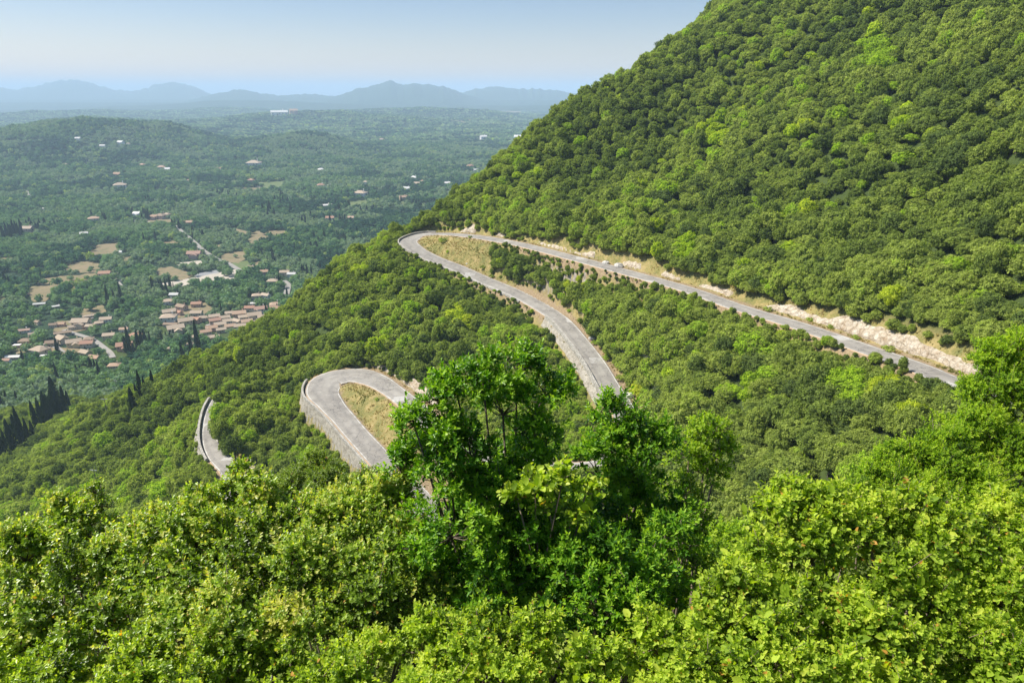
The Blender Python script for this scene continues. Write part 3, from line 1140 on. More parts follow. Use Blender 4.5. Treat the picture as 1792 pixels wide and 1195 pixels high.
lim = np.where(loop_top & cut, .6 + size * .4, lim)
whiterock = cut & (tx > 38) & (ty < 150)
lim = np.where(whiterock, 3.1 + size * .45, lim)
lim = np.where(small & ~cut & (rdist < 3), lim + .3, lim)
lim = np.where((ty > 196) & (tx < -80), -.6, lim)
# trees on the near side of a road would hide it: keep them lower
ok = rdist > lim
ppx, ppy, pw = project(np.stack([tx, ty, tz], -1))
ok &= ~in_poly(tx, ty, ISLAND_LOW)
ok &= ~(in_poly(tx, ty, ISLAND_TOP) & (tx < P(862, 440, 245)[0]))
ok &= (tz > -174) & (tz < 400)
# rows directly below a road on the camera side
below = (~cut) & (rdist < 9)
size = np.where(below, np.minimum(size, .75 + rdist * .22), size)
# rim contour of the bushes right under the camera: what stands close must stay below it
rim = np.interp(ppx, [-200, 0, 100, 400, 700, 1000, 1250, 1330, 1500, 1680, 1792, 2000], [960, 960, 900, 850, 850, 900, 860, 880, 860, 700, 640, 560])
top_px = project(np.stack([tx, ty, tz + size * 1.9], -1))[1]
ok &= ~((pw < 62) & (top_px < rim + 25)) & (pw > 30)
ok &= (ppx > -420) & (ppx < 2250) & (ppy > -260)
tx, ty, tz, size, rdist, cut, ppx, ppy, pw, rim = [a[ok] for a in (tx, ty, tz, size, rdist, cut, ppx, ppy, pw, rim)]
big = fbm(tx / 30, ty / 30, 71, 3)
tint = np.clip(.34 + (big - .5) * .65 + rng.normal(0, .10, len(tx)), 0.02, .74)
rr_ = rng.random(len(tx))
tint = np.where(rr_ < .012, rng.uniform(.80, .90, len(tx)), tint)
tint = np.where((rr_ > .035) & (rr_ < .075), rng.uniform(.60, .72, len(tx)), tint)
tint = np.where((rr_ > .12) & (rr_ < .2), rng.uniform(.0, .12, len(tx)), tint)
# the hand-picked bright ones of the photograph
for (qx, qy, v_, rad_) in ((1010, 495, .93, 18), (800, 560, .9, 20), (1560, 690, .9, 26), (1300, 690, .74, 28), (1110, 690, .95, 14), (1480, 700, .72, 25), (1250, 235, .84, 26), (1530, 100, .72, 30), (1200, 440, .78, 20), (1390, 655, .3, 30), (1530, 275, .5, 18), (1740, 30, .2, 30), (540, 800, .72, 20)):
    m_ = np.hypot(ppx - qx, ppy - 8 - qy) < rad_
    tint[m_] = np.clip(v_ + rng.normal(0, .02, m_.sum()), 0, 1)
rot = rng.uniform(0, 2 * np.pi, len(tx))
vidx = rng.integers(0, NV, len(tx))
sclv = np.stack([size * rng.uniform(.8, 1.3, len(tx)), size * rng.uniform(.8, 1.3, len(tx)), size * rng.uniform(.75, 1.5, len(tx))], 1)

# hidden by the foreground shrubs or out of the frame?
vis = (ppx > 5) & (ppx < 1787) & (ppy - size / pw * F < rim - 8) & (ppy > 0)
vis &= ~((ppx > 690) & (ppx < 1240) & (ppy > 760))
rank = np.argsort(np.where(vis, -size / pw, 1e3))
one = rank[:296]
rest = np.setdiff1d(np.arange(len(tx)), one)
tone = [(.10, 'very dark green'), (.22, 'dark green'), (.38, 'olive green'), (.60, 'mid green'), (.80, 'bright green'), (.90, 'lime green'), (2, 'yellowish green')]


def tone_of(v):
    return next(n for a, n in tone if v < a)


marks = [('upper road', ridx(1690, 677), ridx(1300, 541), 'right-hand'), ('upper road', ridx(1300, 541), ridx(850, 417), 'far'),
         ('uppermost hairpin', ridx(850, 417), ridx(790, 464), ''), ('middle road', ridx(790, 464), ridx(1014, 598), 'far'), ('middle road', ridx(1014, 598), ridx(1090, 715), 'near'),
         ('hidden road bend', ridx(1090, 715), ridx(769, 749), ''), ('lower loop', ridx(769, 749), ridx(678, 818), ''),
         ('leftmost road', ridx(678, 818), len(road), '')]
info = []
for i in one:
    dd = np.hypot(road[:, 0] - tx[i], road[:, 1] - ty[i])
    k = int(dd.argmin())
    mi = next((m for m, q in enumerate(marks) if q[1] <= k < q[2]), 0 if k < marks[0][1] else 7)
    row = 'at the edge of' if rdist[i] < 6 else ('a little' if rdist[i] < 16 else 'well')
    updown = 'above' if tz[i] > road[k, 2] + .5 else 'below'
    info.append((mi, row, updown, k, i))
groups = {}
for q in info:
    groups.setdefault(q[:3], []).append(q)
ORD = lambda n: "%d%s" % (n, 'th' if 10 <= n % 100 <= 20 else {1: 'st', 2: 'nd', 3: 'rd'}.get(n % 10, 'th'))
WORDS = ['', 'first', 'second', 'third', 'fourth', 'fifth', 'sixth', 'seventh', 'eighth', 'ninth', 'tenth']


def nth(n):
    return WORDS[n] if n <= 10 else ORD(n)


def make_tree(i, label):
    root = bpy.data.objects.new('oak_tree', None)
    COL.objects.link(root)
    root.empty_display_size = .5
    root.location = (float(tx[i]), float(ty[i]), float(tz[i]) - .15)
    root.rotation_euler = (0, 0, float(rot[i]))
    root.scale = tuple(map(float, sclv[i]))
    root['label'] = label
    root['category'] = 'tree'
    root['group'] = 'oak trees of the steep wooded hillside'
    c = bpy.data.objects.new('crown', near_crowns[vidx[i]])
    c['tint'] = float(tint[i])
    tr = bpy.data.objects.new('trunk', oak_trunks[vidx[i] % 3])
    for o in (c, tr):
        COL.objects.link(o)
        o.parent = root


for key, lst in groups.items():
    mi, row, updown = key
    nm, _, _, part = marks[mi]
    lst.sort(key=lambda q: ppx[q[4]])
    place = ('%s %s' % (row, updown) if row != 'at the edge of' else 'just ' + updown)
    for n_, q in enumerate(lst):
        lab = '%s oak %s the %s%s, %s from left' % (tone_of(tint[q[4]]), place, (part + ' ' if part else ''), nm, nth(n_ + 1))
        make_tree(q[4], lab)
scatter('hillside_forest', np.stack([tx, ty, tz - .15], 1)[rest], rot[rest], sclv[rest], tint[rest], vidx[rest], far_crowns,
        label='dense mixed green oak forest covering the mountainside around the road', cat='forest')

# ---- leafy undergrowth on the steep bank right below the camera
ux, uy = np.meshgrid(np.arange(-26, 34, .62), np.arange(-3, 46, .62))
ux = (ux + rng.uniform(-.3, .3, ux.shape)).ravel()
uy = (uy + rng.uniform(-.3, .3, uy.shape)).ravel()
uz = height(ux, uy, False)
us_ = rng.uniform(.3, .75, len(ux))
upx, upy, upw = project(np.stack([ux, uy, uz + us_ * 2], -1))
urim = np.interp(upx, [-200, 0, 100, 400, 700, 1000, 1250, 1330, 1500, 1680, 1792, 2000], [1010, 1010, 950, 900, 900, 950, 940, 930, 910, 750, 690, 640])
m_ = ((upy > urim + 40) | (upw < .5)) & (np.hypot(ux, uy) > 1.9) & (uz + us_ * 2 < -1.2)
m_ &= ~((np.hypot(ux, uy) < 8.5) & (upx > -60) & (upx < 1850) & (upy < 1320) & (upw > 0))
ux, uy, uz, us_ = ux[m_], uy[m_], uz[m_], us_[m_]
scatter('undergrowth', np.stack([ux, uy, uz - .1], 1), rng.uniform(0, 6.28, len(ux)), us_, rng.uniform(.3, .85, len(ux)), rng.integers(0, NV, len(ux)), near_crowns,
        label='low leafy undergrowth on the steep bank beneath the foreground bushes', cat='undergrowth')

# ---- dry grass and low scrub along the road and on the islands
def tuft_mesh(name, seed, mat, blades=26, h=.5, spread=.30, w=.05):
    r = np.random.default_rng(seed)
    V, Fc, lv = [], [], []
    for k in range(blades):
        a, d = r.uniform(0, 6.28), r.uniform(0, spread)
        b = np.array([d * math.cos(a), d * math.sin(a), -.03])
        lean = r.normal(0, .22, 2)
        hh = h * r.uniform(.5, 1.1)
        t1 = b + [lean[0] * hh, lean[1] * hh, hh]
        sdv = np.array([math.sin(a), -math.cos(a), 0]) * w * r.uniform(.6, 1.2)
        V += [b - sdv, b + sdv, t1 + sdv * .25, t1 - sdv * .25]
        Fc.append((4 * k, 4 * k + 1, 4 * k + 2, 4 * k + 3))
        lv += [r.random()] * 4
    return mesh_from(name, np.array(V), np.array(Fc), [mat], False, attrs={'leafvar': lv})


M_GRASS = mat_leaf("dry_grass_blades", [(0, (.15, .19, .04)), (.35, (.32, .29, .09)), (.7, (.46, .37, .15)), (1, (.50, .40, .20))], trans=.4, tr_col=(1.1, 1.05, .7))
tufts = [tuft_mesh("grass_tuft_%d" % i, 300 + i, M_GRASS) for i in range(4)]
n_ = 150000
qx = rng.uniform(-130, 100, n_)
qy = rng.uniform(70, 290, n_)
rd_, rz_ = road_query(qx, qy)
m_ = (rd_ > .35) & (rd_ < 14)
qx, qy, rd_, rz_ = qx[m_], qy[m_], rd_[m_], rz_[m_]
isl = in_poly(qx, qy, ISLAND_LOW) | (in_poly(qx, qy, ISLAND_TOP) & (qx < P(905, 440, 235)[0]))
nat = height(qx, qy, False)
verge = (rd_ < np.where(nat > rz_, 4.6, 1.3)) & (rd_ > .6)
dens = fbm(qx / 4, qy / 4, 81, 2)
keepg = (isl & (dens > .30)) | (verge & (dens > .52))
qx, qy = qx[keepg], qy[keepg]
qz = height(qx, qy)
gt = np.clip(.62 + (fbm(qx / 7, qy / 7, 91, 3) - .5) * 1.6, 0, 1)
scatter('dry_grass', np.stack([qx, qy, qz], 1), rng.uniform(0, 6.28, len(qx)), rng.uniform(.4, .85, len(qx)), gt, rng.integers(0, 4, len(qx)), tufts,
        label='dry yellow grass and weeds on the verges and traffic islands', cat='grass')

# low bushes on verges: each one a thing
scrub_mesh = [crown_mesh("scrub_%d" % i, 400 + i, 16, 60, .2, M_CROWN, flat=.6, core=False) for i in range(3)]


def scrub(px, py, Y, r_, tn, label):
    p = hit(px, py, Y * .7, Y * 1.5, 400)
    if p is None:
        return
    o = link('shrub', scrub_mesh[int(px) % 3], label=label, cat='shrub', loc=(p[0], p[1], float(height(p[0], p[1])) - .2), group='low shrubs on the road verges')
    o.scale = (r_, r_, r_ * .85)
    o['tint'] = tn


for a in ((775, 425, 262, 1.7, .42, 'round green bush on the tip of the grassy island at the uppermost hairpin'),
          (783, 434, 257, .9, .74, 'small bright green bush beside the round bush on the hairpin island'),
          (823, 419, 255, .9, .30, 'small grey-green bush at the upper edge of the hairpin island'),
          (845, 458, 238, 1.3, .30, 'grey-green bush in the middle of the dry hairpin island'),
          (860, 473, 232, 1.1, .36, 'small olive bush low on the dry hairpin island'),
          (872, 446, 240, 1.8, .5, 'green bush where the hairpin island meets the wood'),
          (1345, 538, 138, 1.0, .45, 'feathery green bush on the upper verge, left of the white rock'),
          (1420, 548, 128, .8, .5, 'small green bush in front of the white rock, leftmost of three'),
          (1455, 560, 124, .8, .5, 'small green bush in front of the white rock, middle of three'),
          (1558, 603, 106, 1.1, .42, 'green bush at the foot of the white rock beside the road'),
          (1500, 577, 118, .8, .55, 'small green bush in front of the white rock, rightmost of three'),
          (700, 735, 152, 1.0, .4, 'small green bush on the right of the lower grass island'),
          (660, 700, 165, .7, .6, 'low green bush in the middle of the lower grass island'),
          (1372, 512, 138, 2.2, .45, 'rounded olive bush on top of the white rock face, left one'),
          (1500, 535, 122, 2.0, .35, 'rounded olive bush on top of the white rock face, right one'),
          (1040, 585, 178, 1.0, .6, 'pale green bush on the verge inside the middle road'),
          (1062, 612, 168, 1.2, .7, 'bright green bush by the middle road verge, above the pale patch'),
          (1085, 640, 160, 1.2, .5, 'green bush by the middle road verge, nearest the camera')):
    scrub(*a)

# loose boulders of white limestone
M_BOULDER = mat_plain("boulder_stone", (.50, .47, .42), .9, .3, 2.5, bump=.5)
for k, (px, py, Y, r_, lab) in enumerate(((1037, 572, 182, .9, 'pale boulder at the inner verge of the middle road'), (1061, 446, 199, .9, 'white boulder at the far verge of the upper road, left of two'),
                                          (1084, 451, 195, 1.2, 'white boulder at the far verge of the upper road, right of two'), (1105, 665, 152, .9, 'white boulder above the near end of the middle road'),
                                          (817, 449, 246, .35, 'small white stone on the hairpin island'), (697, 706, 157, .45, 'small white marker stone at the edge of the lower loop'))):
    p = hit(px, py, Y * .7, Y * 1.5, 400)
    if p is None:
        continue
    r = np.random.default_rng(k)
    V, Fc = [], []
    for a in range(7):
        for b in range(10):
            ph, th = math.pi * a / 6, 2 * math.pi * b / 10
            q = r_ * (1 + r.uniform(-.2, .2))
            V.append((q * math.sin(ph) * math.cos(th) * 1.2, q * math.sin(ph) * math.sin(th), q * math.cos(ph) * .8))
    Fc = [(a * 10 + b, (a + 1) * 10 + b, (a + 1) * 10 + (b + 1) % 10, a * 10 + (b + 1) % 10) for a in range(6) for b in range(10)]
    link('boulder', mesh_from('boulder', V, Fc, [M_BOULDER]), label=lab, cat='rock', loc=tuple(p + [0, 0, r_ * .3]))

# ============================================================ the valley: fields, lanes, houses, cypresses, woods
TAN = ((.20, .16, .085), (.36, .27, .165))


def field_mat(name, a, b):
    t = NT(name)
    c = t.mix(t.noise(.035, 4, .65), a, b)
    c = t.mix(t.math('MULTIPLY', t.ramp(t.noise(.12, 4, .7), [(.5, 0.0), (.62, 1.0)]), .55), c, (.09, .11, .04))
    t.principled(c, .95, None, .1)
    return t.mat


M_FTAN = field_mat("dry_field", (.15, .13, .065), (.27, .20, .12))
M_FGRN = field_mat("green_field", (.09, .13, .045), (.15, .17, .07))
M_FPAL = mat_plain("pale_dirt", (.40, .35, .28), .95, .18, .08)
M_FASP = mat_plain("yard_asphalt", (.22, .22, .22), .95, .1, .1)
M_LANE = mat_plain("lane_surface", (.26, .24, .21), .95, .15, .1)

FIELDS = [
    ('dry_field', M_FTAN, [(45, 514), (55, 502), (94, 497), (114, 495), (151, 494), (167, 494), (164, 502), (117, 506), (94, 513), (80, 528), (60, 529)]),
    ('dry_field', M_FTAN, [(50, 492), (117, 482), (139, 482), (169, 475), (171, 493), (100, 497), (70, 499)]),
    ('dry_field', M_FTAN, [(112, 463), (151, 457), (180, 463), (176, 475), (134, 479), (115, 476)]),
    ('dry_field', M_FTAN, [(167, 429), (209, 425), (213, 438), (192, 451), (152, 455), (155, 443)]),
    ('dry_field', M_FTAN, [(211, 450), (235, 450), (233, 461), (214, 462)]),
    ('dry_field', M_FTAN, [(411, 400), (431, 405), (503, 404), (505, 415), (441, 428), (433, 420), (441, 414), (415, 412)]),
    ('dry_field', M_FTAN, [(385, 447), (427, 438), (433, 452), (417, 461), (391, 459)]),
    ('dry_field', M_FTAN, [(272, 470), (300, 467), (329, 477), (343, 481), (320, 491), (272, 483)]),
    ('dirt_yard', M_FPAL, [(262, 500), (325, 489), (381, 478), (413, 472), (419, 489), (411, 500), (381, 494), (353, 492), (300, 506)]),
    ('dirt_yard', M_FPAL, [(306, 461), (353, 456), (357, 466), (320, 471)]),
    ('asphalt_yard', M_FASP, [(338, 480), (379, 473), (385, 480), (345, 487)]),
    ('dirt_yard', M_FPAL, [(172, 488), (186, 479), (206, 478), (204, 489), (190, 491)]),
    ('green_field', M_FGRN, [(405, 461), (433, 456), (443, 471), (423, 474)]),
    ('dry_field', M_FTAN, [(437, 462), (459, 456), (463, 466), (449, 472)]),
    ('green_field', M_FGRN, [(449, 321), (502, 318), (495, 332), (469, 334)]),
    ('dry_field', M_FTAN, [(424, 330), (464, 330), (462, 338), (424, 338)]),
    ('green_field', M_FGRN, [(697, 353), (728, 354), (721, 363), (701, 361)]),
    ('dry_field', M_FTAN, [(757, 206), (815, 211), (885, 214.5), (885, 219.5), (801, 215), (761, 211)]),
    ('dry_field', M_FTAN, [(800, 191), (912, 196.5), (908, 200.5), (835, 196)]),
    ('dry_field', M_FTAN, [(818, 243), (865, 241), (867, 247)]),
    ('dry_field', M_FTAN, [(150, 538), (180, 534), (186, 546), (160, 556), (140, 550)]),
    ('dry_field', M_FTAN, [(0, 520), (10, 516), (6, 534), (0, 540)]),
    ('dry_field', M_FTAN, [(60, 612), (100, 608), (150, 612), (140, 624), (90, 628), (60, 624)]),
    ('dry_field', M_FTAN, [(20, 606), (60, 600), (70, 612), (30, 620)]),
    ('dry_field', M_FTAN, [(300, 540), (360, 530), (380, 545), (300, 560)]),
    ('dirt_yard', M_FPAL, [(0, 262), (0, 0), (0, 0)]),
    ('dry_field', M_FTAN, [(100, 562), (150, 560), (160, 576), (120, 584), (92, 580)]),
    ('green_field', M_FGRN, [(600, 355), (640, 350), (650, 360), (610, 366)]),
    ('dry_field', M_FTAN, [(0, 452), (22, 449), (26, 458), (0, 462)]),
    ('dry_field', M_FTAN, [(255, 385), (300, 384), (305, 392), (262, 394)]),
    ('dry_field', M_FTAN, [(282, 425), (310, 420), (314, 431), (290, 436)]),
    ('dry_field', M_FTAN, [(372, 430), (398, 427), (400, 436), (376, 440)]),
]
fpolys = []
for nm, mt, poly in FIELDS:
    if poly[0][1] < 300 and poly[1][1] == 0:
        continue
    w = to_world(poly)
    if len(w) < 3:
        continue
    fpolys.append(w)
    wa = np.array(w)
    c = wa.mean(0)
    # fan of rings, draped on the ground, with an uneven rim
    rim_ = []
    for i in range(len(w)):
        a, b = wa[i], wa[(i + 1) % len(w)]
        for tt in (0, .25, .5, .75):
            p = a + (b - a) * tt
            rim_.append(c + (p - c) * (1 + .10 * (hash2(np.floor(p[0] * 3), np.floor(p[1] * 3), 3) - .5)))
    rim_ = np.array(rim_)
    rings = [c[None] + (rim_ - c) * k for k in (.25, .5, .75, 1.0)]
    V2 = np.concatenate([c[None]] + rings)
    dist_ = np.hypot(c[0], c[1])
    Z = height(V2[:, 0], V2[:, 1], False) + (.35 if dist_ < 1500 else dist_ * .0012)
    n = len(rim_)
    Fc = [(0, 1 + i, 1 + (i + 1) % n) for i in range(n)]
    for k in range(3):
        Fc += [(1 + k * n + i, 1 + (k + 1) * n + i, 1 + (k + 1) * n + (i + 1) % n, 1 + k * n + (i + 1) % n) for i in range(n)]
    link(nm, mesh_from(nm, np.c_[V2, Z], Fc, [mt]), kind='structure')

LANES = [([(431, 480), (417, 472), (397, 460), (379, 454), (357, 440), (337, 422), (320, 408), (308, 396), (296, 392), (276, 391)], 6),
         ([(268, 390), (244, 388), (222, 385)], 6), ([(172, 506), (200, 499), (206, 492), (222, 488), (246, 481)], 5), ([(206, 494), (217, 507)], 4),
         ([(112, 578), (122, 582), (139, 587), (154, 591), (167, 597), (178, 606), (193, 617), (198, 627)], 4.2),
         ([(120, 565), (140, 560), (170, 556)], 4), ([(496, 492), (505, 498), (503, 508), (500, 520)], 6), ([(440, 323), (455, 329), (468, 333)], 5),
         ([(32, 330), (48, 336), (56, 350)], 6), ([(455, 566), (420, 560), (390, 565), (350, 572), (320, 575)], 4), ([(92, 604), (104, 612), (112, 620)], 4)]
lane_w = []
for poly, wd in LANES:
    w = np.array(to_world(poly))
    if len(w) < 2:
        continue
    # resample
    sg = np.concatenate([[0], np.cumsum(np.linalg.norm(np.diff(w, axis=0), axis=1))])
    s_ = np.arange(0, sg[-1], 4.0)
    q = np.stack([np.interp(s_, sg, w[:, 0]), np.interp(s_, sg, w[:, 1])], 1)
    for _ in range(4):
        q[1:-1] = .25 * q[:-2] + .5 * q[1:-1] + .25 * q[2:]
    if len(q) < 3:
        continue
    tg = np.gradient(q, axis=0)
    tg /= np.linalg.norm(tg, axis=1)[:, None]
    nn = np.stack([-tg[:, 1], tg[:, 0]], 1)
    L_, R_ = q + nn * wd / 2, q - nn * wd / 2
    V = np.concatenate([np.c_[L_, height(L_[:, 0], L_[:, 1], False) + .6], np.c_[R_, height(R_[:, 0], R_[:, 1], False) + .6]])
    n = len(q)
    j = np.arange(n - 1)
    link('valley_road', mesh_from('valley_road', V, np.stack([j, j + n, j + n + 1, j + 1], -1), [M_LANE]), kind='structure')
    lane_w.append(q)
lane_w = np.concatenate(lane_w)

# ---- houses
def house_mats():
    t = NT("roof_tiles")
    tint = t.attr('tint', 'INSTANCER')
    c = t.ramp(tint, [(0, (.24, .17, .12)), (.25, (.36, .28, .20)), (.5, (.45, .36, .27)), (.7, (.42, .27, .18)), (.86, (.36, .19, .13)), (.93, (.55, .55, .53)), (1, (.72, .70, .66))])
    t2 = t.n("ShaderNodeTexWave", bands_direction='X')
    t2.inputs['Scale'].default_value = 9
    t.l(t.n("ShaderNodeTexCoord").outputs['Object'], t2.inputs['Vector'])
    c = t.mix(t.math('MULTIPLY', t2.outputs['Fac'], .25), c, t.mix(.5, c, (.1, .06, .04)))
    c = t.mix(t.math('MULTIPLY', t.noise(.6, 4, .7), .35), c, (.30, .24, .17))
    t.principled(c, .9, None, .1)
    roof = t.mat
    t = NT("house_plaster")
    c = t.ramp(t.attr('tint', 'INSTANCER'), [(0, (.42, .37, .30)), (.3, (.60, .52, .40)), (.55, (.66, .55, .33)), (.75, (.55, .33, .26)), (1, (.78, .77, .73))])
    c = t.mix(t.math('MULTIPLY', t.noise(.5, 4, .7), .4), c, (.40, .36, .30))
    t.principled(c, .9, None, .1)
    return roof, t.mat


M_ROOF, M_PLASTER = house_mats()
M_PANE = mat_plain("dark_window", (.05, .06, .07), .2, .2, 1, .6)
M_DOOR = mat_plain("house_door", (.16, .09, .05), .6, .3, 2)


def house_parts(kind):
    """unit house, 1 m long (scaled up when placed)"""
    d, h, rh, ov = (.62, .40, .17, .05) if kind != 'long' else (.36, .22, .09, .03)
    if kind == 'hip':
        d = .8
    wl = MB()
    x, y = .5, d / 2
    wl.box(-x, x, -y, y, -.35, h)
    if kind in ('gable', 'long', 'wing'):
        wl.add([(-x, -y, h), (-x, y, h), (-x, 0, h + rh * .92), (x, -y, h), (x, y, h), (x, 0, h + rh * .92)], [(0, 2, 1), (3, 4, 5)])
    if kind == 'wing':
        wl.box(-.12, .32, -y - .34, -y, -.35, h * .72)
        wl.add([(-.12, -y - .34, h * .72), (.32, -y - .34, h * .72), (.1, -y - .34, h * .72 + .11)], [(0, 1, 2)])
    rf = MB()

    def slab(a, b, c, e, th=.025):
        a, b, c, e = [np.array(q, float) for q in (a, b, c, e)]
        nrm = np.cross(b - a, c - a)
        nrm = nrm / np.linalg.norm(nrm) * th
        if nrm[2] < 0:
            nrm = -nrm
        rf.add([a, b, c, e, a + nrm, b + nrm, c + nrm, e + nrm], [(0, 1, 2, 3), (4, 5, 6, 7), (0, 1, 5, 4), (1, 2, 6, 5), (2, 3, 7, 6), (3, 0, 4, 7)])
    sl = rh / y
    if kind == 'flat':
        rf.box(-x - .03, x + .03, -y - .03, y + .03, h, h + .05)
    elif kind == 'hip':
        e = h - ov * sl
        A, B, C_, D = (-x - ov, -y - ov, e), (x + ov, -y - ov, e), (x + ov, y + ov, e), (-x - ov, y + ov, e)
        r1, r2 = (-x + y * .9, 0, h + rh), (x - y * .9, 0, h + rh)
        rf.add([A, B, C_, D, r1, r2], [(0, 1, 5, 4), (2, 3, 4, 5), (1, 2, 5), (3, 0, 4), (0, 3, 2, 1)])
    else:
        for s in (-1, 1):
            slab((-x - ov, 0, h + rh), (x + ov, 0, h + rh), (x + ov, s * (y + ov), h - ov * sl), (-x - ov, s * (y + ov), h - ov * sl))
        if kind == 'wing':
            for s in (-1, 1):
                slab((.1, -y - .37, h * .72 + .115), (.1, -y + .18, h * .72 + .115), (.1 + s * .25, -y + .0, h * .71), (.1 + s * .25, -y - .37, h * .71), .02)
    win = []
    for f_ in (-1, 1):
        for k in range(4 if kind != 'long' else 5):
            wx = -.38 + k * .25 if kind != 'long' else -.4 + k * .2
            if kind == 'wing' and f_ < 0 and -.2 < wx < .36:
                continue
            if f_ < 0 and k == 1:
                continue
            m = MB()
            zz = h * .55
            m.box(wx - .035, wx + .035, f_ * y - .012, f_ * y + .012, zz, zz + .11 * (h / .4))
            win.append(m)
    for f_ in (-1, 1):
        m = MB()
        m.box(f_ * x - .012, f_ * x + .012, -.05, .03, h * .5, h * .5 + .11 * (h / .4))
        win.append(m)
    dr = MB()
    dr.box(-.17, -.09, -y - .013, -y + .01, 0, .19 * (h / .4) ** .5)
    ch = MB()
    if kind != 'flat':
        ch.box(.22, .28, y * .35, y * .35 + .06, h, h + rh + .09)
        ch.box(.21, .29, y * .35 - .01, y * .35 + .07, h + rh + .09, h + rh + .105)
    bal = None
    return (wl.mesh('wall', [M_PLASTER]), rf.mesh('roof', [M_ROOF]), [w_.mesh('window', [M_PANE]) for w_ in win], dr.mesh('door', [M_DOOR]), ch.mesh('chimney', [M_PLASTER]) if kind != 'flat' else None)


HP = {k: house_parts(k) for k in ('gable', 'hip', 'wing', 'long', 'flat')}
house_xy = []


def add_obj(name, data, parent, tint=None):
    o = bpy.data.objects.new(name, data)
    COL.objects.link(o)
    o.parent = parent
    if tint is not None:
        o['tint'] = tint
    return o


ROOF_T = {'brown': .05, 'tan': .4, 'pale tan': .5, 'orange': .68, 'red': .84, 'grey': .93, 'white': 1.0}
WALL_T = {'stone': .05, 'cream': .3, 'yellow': .55, 'pink': .75, 'white': 1.0}


def house(px, py, wpx, kind, roof, wall, yaw, label, group, simple=False):
    p = hit(px, py + wpx * .22, 250, 9000, 700)
    if p is None:
        return
    dist = float(np.linalg.norm(p))
    w = wpx / F * (p[1] * CT - p[2] * ST) * .92
    root = bpy.data.objects.new('house', None)
    COL.objects.link(root)
    root.location = (float(p[0]), float(p[1]), float(height(p[0], p[1], False)))
    root.rotation_euler = (0, 0, math.radians(yaw))
    root.scale = (w, w, w * (1.0 if wpx > 14 else 1.15))
    root['label'] = label
    root['category'] = 'house'
    root['group'] = group
    house_xy.append((p[0], p[1], w * .62))
    wl, rf, wins, dr, ch = HP[kind]
    jt = random.uniform(-.04, .04)
    add_obj('wall', wl, root, WALL_T[wall] + jt)
    r_ = add_obj('roof', rf, root, min(1, max(0, ROOF_T[roof] + (jt if roof not in ('grey', 'white') else 0))))
    if simple:
        return
    if ch:
        add_obj('chimney', ch, r_, WALL_T[wall])
    for w_ in wins:
        add_obj('window', w_, root)
    add_obj('door', dr, root)


